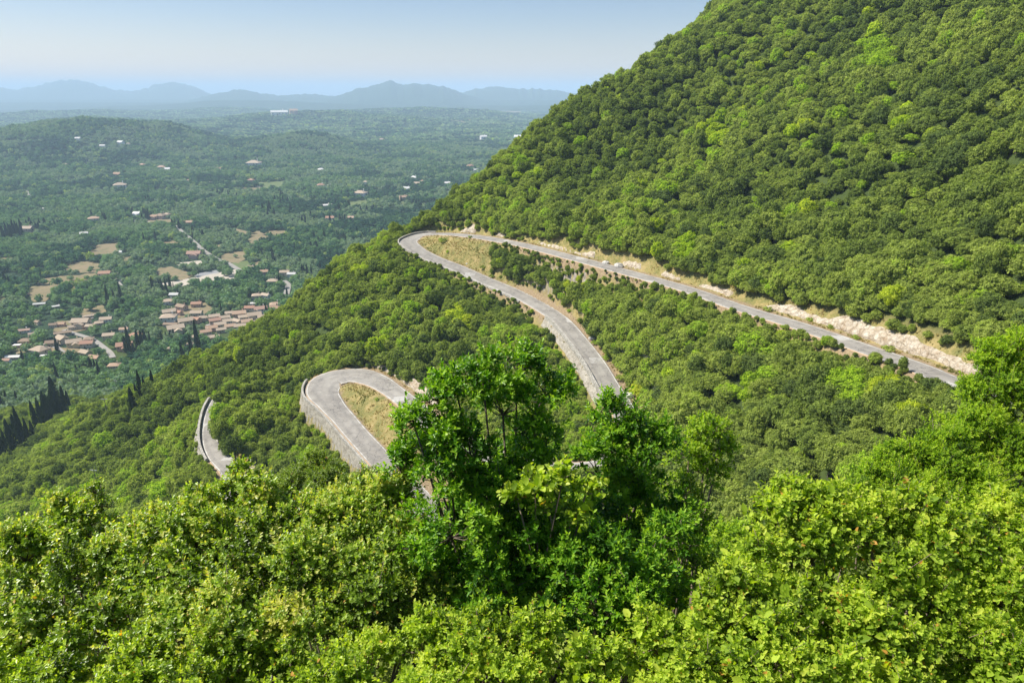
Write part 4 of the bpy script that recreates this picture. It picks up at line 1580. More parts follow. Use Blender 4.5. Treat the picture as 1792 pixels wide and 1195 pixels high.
random.seed(5)
VILL = [  # px, py, width px, kind, roof, wall, yaw, where
    (70, 531, 20, 'long', 'grey', 'stone', 20, 'small grey shed at the edge of the big dry field above the village'),
    (100, 535, 16, 'long', 'white', 'stone', 40, 'narrow pale shed right of the grey shed, above the village'),
    (156, 552, 20, 'long', 'pale tan', 'stone', 35, 'lone long pale-roofed barn behind the upper edge of the left village'),
    (187, 560, 20, 'gable', 'tan', 'white', 15, 'tan-roofed white house at the upper right corner of the left village'),
    (67, 565, 12, 'gable', 'brown', 'cream', -30, 'little brown-roofed hut above the long red-brown shed, left village'),
    (41, 577, 24, 'long', 'red', 'white', 20, 'long shed with red-brown roof at the left end of the village'),
    (94, 570, 13, 'gable', 'brown', 'cream', 15, 'brown-roofed house just left of the orange one, left village'),
    (107, 568, 15, 'gable', 'orange', 'pink', 10, 'orange-roofed pink house in the upper row of the left village'),
    (144, 565, 29, 'wing', 'tan', 'cream', 5, 'largest tan-roofed house in the upper row of the left village'),
    (128, 574, 14, 'gable', 'tan', 'cream', 25, 'small tan house tucked below the largest house of the upper row'),
    (111, 581, 28, 'long', 'brown', 'stone', 28, 'long low brown-roofed building in the middle of the left village'),
    (160, 572, 17, 'gable', 'pale tan', 'pink', 0, 'pale-roofed pinkish house below the right part of the upper row'),
    (173, 566, 16, 'hip', 'tan', 'stone', 30, 'dull stone house between two tan-roofed houses, upper row'),
    (57, 586, 12, 'gable', 'pale tan', 'cream', 35, 'small pale house half hidden by trees, left village'),
    (46, 597, 20, 'hip', 'brown', 'yellow', 10, 'tall yellow-walled house at the left of the village'),
    (31, 606, 13, 'flat', 'white', 'pink', 5, 'small flat-roofed pink hut left of the yellow house'),
    (92, 601, 20, 'gable', 'brown', 'cream', 15, 'brown-roofed house left of the cream gabled house, mid village'),
    (110, 594, 24, 'gable', 'tan', 'cream', -35, 'cream gabled house with tan roof facing the camera, mid village'),
    (131, 600, 25, 'wing', 'tan', 'yellow', 30, 'yellow house with tan wings right of the cream gabled house'),
    (156, 594, 17, 'hip', 'brown', 'stone', 20, 'grey-brown roof close to the village street'),
    (154, 602, 22, 'gable', 'red', 'cream', 10, 'low red-brown roof beside the village street'),
    (72, 613, 29, 'hip', 'tan', 'cream', -20, 'broad tan-roofed house at the lower left of the village'),
    (192, 588, 20, 'gable', 'pale tan', 'yellow', 15, 'cream-yellow house right of the top of the village street'),
    (218, 577, 15, 'gable', 'orange', 'white', 10, 'small orange-roofed house among trees right of the street'),
    (237, 588, 22, 'hip', 'red', 'pink', -10, 'red-roofed house right of the village street'),
    (220, 606, 27, 'wing', 'red', 'pink', 20, 'large red-roofed house with balconies beside the cypresses'),
    (151, 618, 21, 'gable', 'tan', 'cream', -25, 'tan-roofed house at the lower edge of the village, left of two'),
    (167, 627, 21, 'gable', 'orange', 'stone', -15, 'orange-tan roofed house at the lower edge of the village, right of two'),
    (201, 640, 20, 'hip', 'orange', 'cream', 10, 'orange roof among olive trees below the village street'),
    (92, 652, 12, 'flat', 'white', 'cream', 5, 'small white flat roof beside a cypress below the village'),
    (120, 643, 11, 'gable', 'tan', 'cream', 30, 'tiny tan roof among trees below the village'),
    (13, 632, 14, 'gable', 'red', 'white', 0, 'red-roofed hut at the left edge of the picture'),
    (24, 623, 26, 'long', 'white', 'stone', 5, 'row of white sheds at the left edge of the picture'),
    (77, 624, 11, 'flat', 'white', 'white', 10, 'white canopy below the broad tan-roofed house'),
    (296, 528, 19, 'hip', 'tan', 'white', 20, 'tan-roofed white house alone above the middle hamlet'),
    (306, 517, 16, 'gable', 'grey', 'stone', 0, 'grey-roofed house among trees below the pale dirt yard'),
    (345, 533, 18, 'gable', 'red', 'pink', 8, 'bright red-roofed house standing apart above the middle hamlet'),
    (319, 538, 20, 'gable', 'brown', 'pink', -25, 'brown gabled house at the top of the middle hamlet'),
    (314, 548, 14, 'gable', 'red', 'pink', -30, 'small pink house squeezed between the brown gable and the white house'),
    (297, 547, 22, 'gable', 'tan', 'cream', 30, 'tan roof directly behind the white two-storey house'),
    (296, 556, 26, 'hip', 'pale tan', 'white', 12, 'white two-storey house with pale roof, left end of the middle hamlet'),
    (345, 549, 20, 'gable', 'tan', 'cream', 5, 'tan-roofed house with a row of dark windows right of the hamlet'),
    (300, 566, 26, 'long', 'brown', 'stone', 0, 'long brown roof just below the white two-storey house'),
    (326, 563, 25, 'gable', 'tan', 'cream', 30, 'long tan roof running diagonally in the middle hamlet'),
    (343, 560, 19, 'gable', 'red', 'pink', -20, 'red-roofed pink house at the right of the diagonal tan roof'),
    (355, 557, 17, 'hip', 'tan', 'cream', 30, 'brownish hip roof between middle hamlet and crowded village end'),
    (309, 576, 28, 'wing', 'pale tan', 'cream', 30, 'pale tan roofed house above the small cypress row'),
    (347, 590, 18, 'gable', 'tan', 'cream', 20, 'tan-roofed house at the lower tip of the crowded village end'),
    (294, 612, 17, 'gable', 'pale tan', 'cream', 10, 'pale roof behind the dark trees, left of the tall cypress trio'),
    (333, 603, 15, 'hip', 'tan', 'cream', 10, 'tan roof right behind the tall cypress trio'),
    (375, 591, 19, 'gable', 'pale tan', 'pink', 25, 'pale pinkish roof at the forest edge, lowest of the crowded end'),
    (376, 555, 19, 'gable', 'pale tan', 'stone', 25, 'upper left roof of the crowded village end'),
    (377, 562, 20, 'gable', 'red', 'pink', 28, 'red roof just below the upper left roof, crowded end'),
    (394, 557, 18, 'gable', 'tan', 'cream', 25, 'tan roof second along the top row of the crowded end'),
    (386, 569, 20, 'gable', 'pale tan', 'cream', 28, 'pale tan roof in the left middle of the crowded end'),
    (371, 575, 20, 'gable', 'orange', 'pink', 28, 'orange roof at the left side of the crowded end'),
    (361, 582, 19, 'gable', 'orange', 'cream', 30, 'orange roof at the lower left corner of the crowded end'),
    (400, 563, 18, 'gable', 'pale tan', 'white', 20, 'pale roof with white gable in the centre of the crowded end'),
    (403, 549, 16, 'gable', 'tan', 'cream', 15, 'small tan roof at the top of the crowded end, by a dark tree'),
    (420, 550, 23, 'gable', 'orange', 'pink', 18, 'orange-red roof in the top row of the crowded end'),
    (438, 540, 18, 'gable', 'red', 'cream', 5, 'red roof standing above the top row of the crowded end'),
    (457, 542, 22, 'gable', 'red', 'white', 22, 'broad pinkish red roof with white gable left of the two thin cypresses'),
    (482, 534, 20, 'hip', 'orange', 'white', 20, 'topmost right roof of the crowded end, next to the forest slope'),
    (484, 541, 22, 'gable', 'orange', 'cream', 20, 'orange roof directly below the topmost right roof'),
    (427, 556, 18, 'gable', 'pale tan', 'cream', 20, 'pale roof below the orange-red top-row roof'),
    (416, 563, 18, 'gable', 'tan', 'cream', -30, 'tan roof turned across the others, centre of the crowded end'),
    (404, 572, 19, 'gable', 'orange', 'cream', 20, 'orange-tan roof in the lower middle of the crowded end'),
    (433, 564, 20, 'gable', 'orange', 'cream', 25, 'orange-tan roof right of centre in the crowded end'),
    (446, 553, 24, 'gable', 'tan', 'cream', 25, 'large tan roof below the broad pinkish red roof'),
    (462, 556, 20, 'gable', 'pale tan', 'cream', 20, 'pale roof behind the two thin cypresses'),
    (446, 566, 19, 'gable', 'tan', 'cream', 25, 'tan roof at the right lower edge of the crowded end, by the forest'),
    (421, 572, 20, 'gable', 'pale tan', 'cream', 20, 'pale tan roof at the lower edge of the crowded end'),
    (388, 578, 17, 'gable', 'tan', 'stone', 25, 'dull tan roof near the lower left corner of the crowded end'),
    (450, 518, 17, 'hip', 'pale tan', 'cream', 15, 'pale hip roof above the crowded end, left of two'),
    (466, 518, 17, 'gable', 'pale tan', 'white', -25, 'pale roof above the crowded end, right of two'),
    (442, 530, 18, 'long', 'white', 'white', 15, 'long white tin roof above the crowded end'),
    (478, 493, 19, 'hip', 'tan', 'stone', 3, 'square grey stone house with tan roof near the pale lane'),
    (462, 477, 16, 'gable', 'orange', 'pink', 10, 'reddish roof among trees right of the pale dirt yard'),
    (499, 478, 17, 'gable', 'tan', 'cream', 5, 'tan-roofed cream house right of the reddish roof'),
    (511, 481, 15, 'gable', 'grey', 'white', 0, 'grey-white roof right beside the tan-roofed cream house'),
    (440, 470, 14, 'gable', 'brown', 'white', -20, 'dark roofed house with white gable at the end of the lane'),
    (341, 446, 23, 'wing', 'red', 'pink', 8, 'red-roofed villa with a wing beside the straight valley lane'),
    (185, 480, 20, 'gable', 'red', 'stone', 10, 'red-roofed farmhouse with a white forecourt in the dry fields'),
]
FARH = [(331, 391, 16, 'orange', 'pink', 'orange-red house at the bend of the lane among trees'), (241, 376, 14, 'white', 'white', 'white house above the left end of the pale lane'),
        (282, 379, 18, 'brown', 'pink', 'pinkish-brown house above the middle of the pale lane'), (270, 381, 13, 'orange', 'pink', 'smaller pinkish house left of the pinkish-brown one'),
        (293, 377, 12, 'tan', 'cream', 'small tan house right of the pinkish-brown one'), (208, 444, 13, 'white', 'white', 'small white house at the right edge of a dry field'),
        (165, 384, 18, 'orange', 'cream', 'long orange roof among trees left of the pale lane'), (49, 402, 20, 'tan', 'pink', 'pinkish house behind the dark cypress wood on the left'),
        (148, 411, 13, 'white', 'stone', 'white tin shed hidden in the left woods'), (76, 367, 8, 'white', 'white', 'tiny white house in the left woods'),
        (211, 326, 21, 'tan', 'white', 'wide tan-roofed house in the middle of the wooded plain'), (207, 307, 13, 'orange', 'cream', 'small orange-roofed house above the wide tan-roofed one'),
        (283, 295, 14, 'orange', 'cream', 'orange-roofed house at the foot of the left hill, left of two'), (293, 298, 11, 'white', 'white', 'white house at the foot of the left hill, right of two'),
        (445, 288, 24, 'pale tan', 'white', 'long white block at the foot of the central hill'), (443, 310, 10, 'white', 'white', 'small white house below the long white block'),
        (440, 317, 11, 'red', 'pink', 'small red-roofed house under the small white house'), (383, 297, 9, 'orange', 'yellow', 'little yellow house left of the long white block'),
        (562, 299, 12, 'white', 'white', 'white villa on the plain right of the central hill'), (562, 326, 13, 'red', 'white', 'red-roofed villa below the white villa'),
        (577, 325, 8, 'white', 'white', 'small white house beside the red-roofed villa'), (510, 349, 10, 'white', 'white', 'white house among cypresses, left of two'),
        (521, 348, 9, 'pale tan', 'white', 'pale house among cypresses, right of two'), (571, 359, 21, 'white', 'cream', 'wide low white building under the central plain'),
        (578, 383, 15, 'red', 'white', 'red-roofed white house nearest to the right of the plain'), (615, 383, 12, 'orange', 'white', 'orange-roofed house right of the red-roofed white one'),
        (540, 294, 7, 'white', 'white', 'tiny white house right of the central hill, left of two'), (524, 294, 7, 'red', 'white', 'tiny red-roofed house by the central hill'),
        (668, 246, 9, 'red', 'white', 'tiny red-roofed house high on the right plain'), (823, 293, 13, 'red', 'pink', 'pink house with red roof near the forested ridge'),
        (832, 299, 8, 'white', 'white', 'white shed just right of the pink house'), (724, 313, 13, 'white', 'white', 'white house in the right plain cluster, topmost'),
        (740, 319, 10, 'orange', 'cream', 'orange-cream house in the right plain cluster'), (730, 323, 11, 'pale tan', 'white', 'pale house in the right plain cluster, lowest'),
        (712, 332, 13, 'grey', 'white', 'grey-roofed white house below the right plain cluster'), (631, 340, 22, 'pale tan', 'white', 'wide pale villa in the middle of the right plain'),
        (706, 347, 15, 'orange', 'yellow', 'yellow house beside a dark tree clump, right plain'), (742, 347, 8, 'orange', 'pink', 'small pinkish house right of the yellow house'),
        (782, 323, 12, 'white', 'white', 'long white roof near the forested ridge'), (640, 320, 9, 'tan', 'white', 'small tan house in the centre of the right plain'),
        (489, 196.5, 30, 'white', 'white', 'big white industrial hall on the distant ridge, left of two'), (514, 197, 14, 'orange', 'pink', 'reddish hall on the distant ridge, right of two'),
        (212, 251, 11, 'white', 'white', 'white house on the slope of the left hill, top'), (180, 257, 9, 'white', 'white', 'white house on the slope of the left hill, left'),
        (225, 253, 7, 'tan', 'white', 'tan house on the slope of the left hill, right'), (137, 244, 9, 'white', 'white', 'white house on the crest of the left hill'),
        (846, 242, 12, 'white', 'white', 'white house in the far plain beside the ridge'), (868, 245, 8, 'white', 'white', 'small white house in the far plain, rightmost'),
        (908, 242, 16, 'white', 'white', 'long white greenhouse far out on the plain'), (935, 226, 14, 'white', 'white', 'distant white shed touching the forested ridge'),
        (98, 385, 8, 'red', 'pink', 'tiny red house in the left woods'), (142, 354, 8, 'white', 'white', 'tiny white tower-like house in the left woods'),
        (115, 290, 9, 'tan', 'pink', 'tan house low on the left hill'), (250, 290, 10, 'orange', 'pink', 'pinkish house low on the left hill, right part'),
        (240, 347, 8, 'orange', 'cream', 'small orange house in the central woods'), (330, 317, 7, 'orange', 'cream', 'tiny orange house in the central woods'),
        (368, 321, 7, 'white', 'white', 'tiny white house left of the long lane'), (590, 352, 7, 'tan', 'cream', 'tiny tan house left of the wide pale villa'),
        (655, 300, 8, 'white', 'white', 'tiny white house in the upper right plain'), (530, 325, 7, 'white', 'white', 'tiny white house left of the red-roofed villa')]
for (px, py, wp, kd, rf, wl, yw, lab) in VILL:
    house(px, py, wp, kd, rf, wl, yw, lab, 'houses of the village in the valley')
for (px, py, wp, rf, wl, lab) in FARH:
    house(px, py, wp, ('long' if wp > 18 and rf == 'white' else random.choice(['gable', 'hip', 'wing'])), rf, wl, random.choice([0, 10, -15, 25]), lab, 'scattered houses of the wooded plain', simple=wp < 12)

hx = np.array(house_xy)
# ---- cypresses
cyp_mesh = [cypress_mesh("cypress_foliage_%d" % i, 500 + i, 1500, .045, .115 + .012 * i) for i in range(5)]
mbt = MB()
mbt.tube([(0, 0, -.08), (0, 0, .08)], [.012, .01], 6)
cyp_trunk = mbt.mesh('cypress_trunk', [M_BARK])
CYP = [(8, 812, 50), (27, 800, 54), (14, 795, 36), (45, 788, 60), (37, 782, 46), (27, 778, 30), (53, 776, 36), (61, 772, 30), (71, 764, 50), (79, 757, 48), (86, 752, 52), (92, 747, 46), (99, 742, 46),
       (107, 739, 62), (94, 738, 36), (88, 735, 30), (118, 734, 46), (113, 735, 36), (123, 726, 34), (237, 731, 42), (243, 708, 30), (250, 708, 46), (258, 702, 34), (270, 693, 36),
       (322, 640, 32), (337, 636, 38), (350, 628, 50), (104, 631, 32), (45, 648, 28), (103, 672, 30), (162, 655, 24), (168, 652, 20), (176, 668, 28), (136, 662, 20), (143, 660, 18),
       (229, 623, 40), (222, 618, 24), (236, 628, 22), (244, 618, 30), (251, 615, 28), (258, 612, 28), (265, 612, 24), (284, 598, 16), (292, 598, 16), (299, 598, 18), (306, 596, 18),
       (5, 716, 30), (14, 713, 24), (31, 708, 20), (190, 536, 32), (201, 531, 22), (212, 523, 26), (268, 509, 22), (280, 508, 18), (286, 515, 24), (293, 515, 26), (299, 508, 22), (305, 512, 16),
       (345, 549, 0), (388, 549, 18), (467, 555, 22), (477, 555, 15), (486, 543, 11), (471, 555, 11), (489, 500, 18), (492, 503, 17), (503, 520, 14), (529, 482, 17), (532, 481, 15), (539, 487, 20), (545, 482, 16),
       (557, 476, 12), (561, 475, 16), (417, 492, 14), (425, 490, 9), (433, 490, 14), (439, 488, 12), (478, 456, 20), (459, 451, 12), (481, 462, 12), (446, 576, 10),
       (232, 720, 20), (4, 668, 18), (62, 690, 16)]
for i in range(13):
    CYP.append((6 + i * 2.8 + (i % 3), 418 + (i * 7) % 9 - i * .6, 20 + (i * 5) % 9))
for cx_, cy_, k_, hh in ((62, 396, 4, 13), (70, 402, 4, 14), (90, 400, 6, 12), (38, 395, 3, 12), (175, 386, 4, 13), (248, 384, 6, 16), (225, 375, 4, 10), (350, 415, 4, 12), (520, 372, 6, 12), (560, 352, 5, 9), (600, 365, 6, 11),
                         (470, 375, 6, 14), (487, 352, 5, 12), (500, 362, 6, 14), (540, 388, 5, 11), (590, 395, 6, 12), (640, 372, 6, 11), (610, 345, 5, 9), (655, 345, 5, 9), (560, 425, 4, 12), (600, 420, 4, 10),
                         (395, 345, 7, 9), (420, 352, 6, 9), (445, 345, 6, 9), (330, 350, 5, 8), (290, 345, 5, 8), (260, 352, 4, 9), (690, 350, 5, 8), (720, 360, 5, 9), (30, 372, 5, 9), (130, 372, 5, 10),
                         (20, 495, 4, 14), (15, 590, 2, 14), (265, 430, 3, 16), (310, 400, 3, 14), (505, 440, 4, 13), (485, 425, 3, 12), (545, 440, 4, 12)):
    for q in range(k_):
        CYP.append((cx_ + random.uniform(-14, 14), cy_ + random.uniform(-5, 5), hh * random.uniform(.75, 1.2)))
CYP = [c for c in CYP if c[2] > 5]


def cyp_area(px, py):
    if py > 600:
        return 'the wooded slope at the left' if px < 150 else ('the wood below the village' if px < 275 else 'the slope by the last roofs')
    if py > 490:
        return 'the gardens around the village' if px < 415 else 'the right end of the village'
    if py > 430:
        return 'the hedges around the dry fields'
    return 'the left part of the wooded plain' if px < 230 else ('the middle of the wooded plain' if px < 460 else 'the right part of the wooded plain')


CYP.sort()
cnt = {}
for px, py, hp in CYP:
    p = hit(px, py, 120, 6000, 900)
    if p is None:
        continue
    dd = p[1] * CT - p[2] * ST
    hm = hp / F * dd * (1.38 if py > 600 else 1.2)
    ar = cyp_area(px, py)
    key = (ar, 'tall' if hp > 40 else ('medium' if hp > 20 else ('short' if hp > 13 else 'tiny')))
    cnt[key] = cnt.get(key, 0) + 1
    root = bpy.data.objects.new('cypress_tree', None)
    COL.objects.link(root)
    root.location = (float(p[0]), float(p[1]), float(p[2]))
    root.rotation_euler = (random.uniform(-.03, .03), random.uniform(-.03, .03), random.uniform(0, 6.28))
    wf = random.uniform(.75, 1.05) * (1.25 if hp < 16 else .78)
    root.scale = (hm * wf, hm * wf, hm)
    root['label'] = '%s dark cypress, %s, %s such from left' % (key[1], ar, nth(cnt[key]))
    root['category'] = 'tree'
    root['group'] = 'dark cypresses of the valley'
    add_obj('crown', cyp_mesh[int(px * 7) % 5], root, random.uniform(.1, .9))
    add_obj('trunk', cyp_trunk, root)

# ---- utility poles on the left slope
for px, py, hp, lab in ((192, 742, 44, 'thin wooden utility pole behind, on the wooded left slope'), (173, 862, 42, 'nearer wooden utility pole with a white crossbar on the left slope'), (207, 690, 24, 'small distant utility pole with crossbar below the village')):
    p = hit(px, py, 100, 600, 500)
    hm = hp / F * (p[1] * CT - p[2] * ST) * 1.15
    o = bpy.data.objects.new('utility_pole', None)
    COL.objects.link(o)
    o.location = tuple(map(float, p))
    o.rotation_euler = (0, 0, random.uniform(-.4, .2))
    o['label'] = lab
    o['category'] = 'utility pole'
    mb = MB()
    mb.tube([(0, 0, -.5), (0, 0, hm)], [.16, .10], 7)
    add_obj('post', mb.mesh('pole_post', [mat_plain('weathered_pole', (.16, .13, .10))]), o)
    mb = MB()
    mb.box(-1.2, 1.2, -.08, .08, hm - .7, hm - .5)
    add_obj('crossbar', mb.mesh('pole_crossbar', [mat_plain('pole_bar', (.5, .5, .48))]), o)
    for s in (-1.0, 0, 1.0):
        mb = MB()
        mb.tube([(s, 0, hm - .5), (s, 0, hm - .25)], [.07, .05], 6)
        add_obj('insulator', mb.mesh('insulator', [mat_plain('insulator_glass', (.5, .5, .5), .3)]), o)

# ---- woods of the valley floor
vt = [crown_mesh("valley_crown_%d" % i, 600 + i, 15, 26, .26, M_VTREE, flat=.75) for i in range(6)]


def clump_mesh(seed):
    r = np.random.default_rng(seed)
    Vs, Fs, Ls = [], [], []
    o = 0
    for k in range(9):
        m = vt[r.integers(0, 6)]
        n = len(m.vertices)
        v = np.empty(n * 3, np.float32)
        m.vertices.foreach_get("co", v)
        v = v.reshape(-1, 3) * r.uniform(.22, .36) + [r.uniform(-.8, .8), r.uniform(-.8, .8), -.02]
        f = np.empty(len(m.polygons) * 4, np.int32)
        m.loops.foreach_get("vertex_index", f)
        Vs.append(v)
        Fs.append(f.reshape(-1, 4) + o)
        lv = np.empty(n, np.float32)
        m.attributes['leafvar'].data.foreach_get("value", lv)
        Ls.append(np.clip(lv + r.normal(0, .5), -.8, 1.8))
        o += n
    return mesh_from("wood_clump_%d" % seed, np.concatenate(Vs), np.concatenate(Fs), [M_VTREE], False, attrs={'leafvar': np.concatenate(Ls)})


clumps = [clump_mesh(i) for i in range(5)]


def sample_zone(r0, r1, spc, u0=-.86, u1=.24, jit=.5):
    xs_ = np.arange(u0 * r1, u1 * r1 + spc, spc)
    ys_ = np.arange(r0 * .75, r1, spc)
    X, Y = np.meshgrid(xs_, ys_)
    X = X + rng.uniform(-jit, jit, X.shape) * spc
    Y = Y + rng.uniform(-jit, jit, X.shape) * spc
    m = (Y >= r0) & (Y < r1) & (X > u0 * Y) & (X < u1 * Y)
    return X[m], Y[m]


def wood(name, r0, r1, spc, smin, smax, meshes, label, z_lim=True, flds=True):
    X, Y = sample_zone(r0, r1, spc)
    Z = height(X, Y, False)
    k = np.ones(len(X), bool)
    if z_lim:
        k &= (Z < -172) | (Y > 640)
    k &= ~((X > 20) & (Y < 700))
    if flds:
        sc_ = 1.04
        for w in fpolys:
            k &= ~(in_poly(X, Y, w) & (rng.random(len(X)) > .035))
        for i in range(0, len(X), 5000):
            s = slice(i, i + 5000)
            dl = np.sqrt(((X[s, None] - lane_w[None, :, 0]) ** 2 + (Y[s, None] - lane_w[None, :, 1]) ** 2)).min(1)
            k[s] &= dl > 5.0
            # keep the view on roofs open: nothing on or just in front of a house
            dx_, dy_ = X[s, None] - hx[None, :, 0], Y[s, None] - hx[None, :, 1]
            near_h = (np.hypot(dx_, dy_) < hx[None, :, 2] + 2.6) | ((np.abs(dx_ - dy_ * hx[None, :, 0] / hx[None, :, 1]) < hx[None, :, 2]) & (dy_ < 0) & (dy_ > -hx[None, :, 2] - 11))
            k[s] &= ~near_h.any(1)
    openn = fbm(X / 70, Y / 70, 101, 3)
    dens = .995 if spc > 15 else 1.0
    k &= (openn < .66) | (rng.random(len(X)) < .35)
    k &= rng.random(len(X)) < dens
    X, Y, Z = X[k], Y[k], Z[k]
    big = fbm(X / 110, Y / 110, 111, 3)
    olive = fbm(X / 60, Y / 60, 121, 2)
    tn = np.clip(.30 + (big - .5) * 1.3 + rng.normal(0, .16, len(X)), 0, .62)
    sz = rng.uniform(smin, smax, len(X)) * (.75 + .5 * fbm(X / 40, Y / 40, 131, 2))
    ol = olive > .57
    tn = np.where(ol, rng.uniform(.62, .80, len(X)), tn)
    sz = np.where(ol, sz * .8, sz)
    tn = np.where(rng.random(len(X)) < .04, rng.uniform(.88, 1, len(X)), tn)
    scv = np.stack([sz, sz, sz * rng.uniform(.8, 1.3, len(X))], 1)
    scatter(name, np.stack([X, Y, Z - .2], 1), rng.uniform(0, 6.28, len(X)), scv, tn, rng.integers(0, len(meshes), len(X)), meshes, label=label, cat='woodland')
    return len(X)


n1_ = wood('valley_woodland', 255, 1150, 6.4, 3.3, 5.6, vt, 'mixed oak and olive woodland around the village and fields on the valley floor')
n2_ = wood('plain_woodland', 1150, 2700, 9.6, 4.6, 7.6, vt, 'hazy blue-green woodland covering the plain beyond the fields')
n3_ = wood('distant_woodland', 2700, 6600, 27, 17, 22, clumps, 'far hazy woodland on the low hills below the mountains', flds=False)
print('valley trees', n1_, n2_, n3_, 'cyp', len(CYP), 'houses', len(hx), 'oaks', len(tx))

# ============================================================ shrubs right below the camera, leaf by leaf
def leaf_mat(name, stops, trans, gloss, rough=.35):
    m = mat_leaf(name, stops, trans=trans, gloss=gloss, rough=rough, tint_kind='GEOMETRY', vamt=.5, tr_col=(1.5, 1.55, .35))
    return m


M_ARB = leaf_mat("glossy_dark_leaf", [(0, (.045, .13, .010)), (.4, (.095, .24, .014)), (.75, (.22, .38, .022)), (1, (.30, .43, .04))], .42, .05, .40)
M_OAKL = leaf_mat("light_oak_leaf", [(0, (.09, .14, .016)), (.35, (.19, .30, .03)), (.7, (.36, .48, .07)), (.93, (.52, .46, .14)), (1, (.40, .24, .06))], .45, .06, .42)
M_YEL = leaf_mat("yellow_green_leaf", [(0, (.09, .15, .014)), (.35, (.22, .34, .025)), (.75, (.44, .55, .06)), (.95, (.40, .42, .06)), (1, (.45, .24, .05))], .48, .05, .42)
M_FINE = leaf_mat("fine_green_leaf", [(0, (.08, .16, .010)), (.4, (.19, .33, .018)), (.8, (.36, .49, .03)), (1, (.32, .35, .05))], .45, .05, .42)
M_PALE = leaf_mat("pale_green_leaf", [(0, (.08, .13, .018)), (.4, (.16, .25, .028)), (.90, (.24, .31, .05)), (.97, (.40, .20, .07)), (1, (.42, .14, .06))], .42, .05, .5)


def leaves(pos, dirn, nrm, length, width, r, lv, fold=.22, curl=.18):
    """folded elliptical leaves, two quads each"""
    n = len(pos)
    dirn = dirn / (np.linalg.norm(dirn, axis=1)[:, None] + 1e-9)
    side = np.cross(dirn, nrm)
    side /= np.linalg.norm(side, axis=1)[:, None] + 1e-9
    up = np.cross(side, dirn)
    L = length[:, None]
    Wd = width[:, None] * .5
    a = pos
    l1 = pos + dirn * L * .32 + side * Wd + up * Wd * fold
    l2 = pos + dirn * L * .74 + side * Wd * .82 + up * (Wd * fold - L * curl * .4)
    tip = pos + dirn * L - up * L * curl
    r1 = pos + dirn * L * .32 - side * Wd + up * Wd * fold
    r2 = pos + dirn * L * .74 - side * Wd * .82 + up * (Wd * fold - L * curl * .4)
    V = np.stack([a, l1, l2, tip, r2, r1], 1).reshape(-1, 3)
    b = np.arange(n)[:, None] * 6
    Fc = np.concatenate([b + np.array([[0, 3, 2, 1]]), b + np.array([[0, 5, 4, 3]])], 0)
    return V, Fc, np.repeat(lv, 6)


def unit(r, n):
    d = r.normal(0, 1, (n, 3))
    return d / np.linalg.norm(d, axis=1)[:, None]


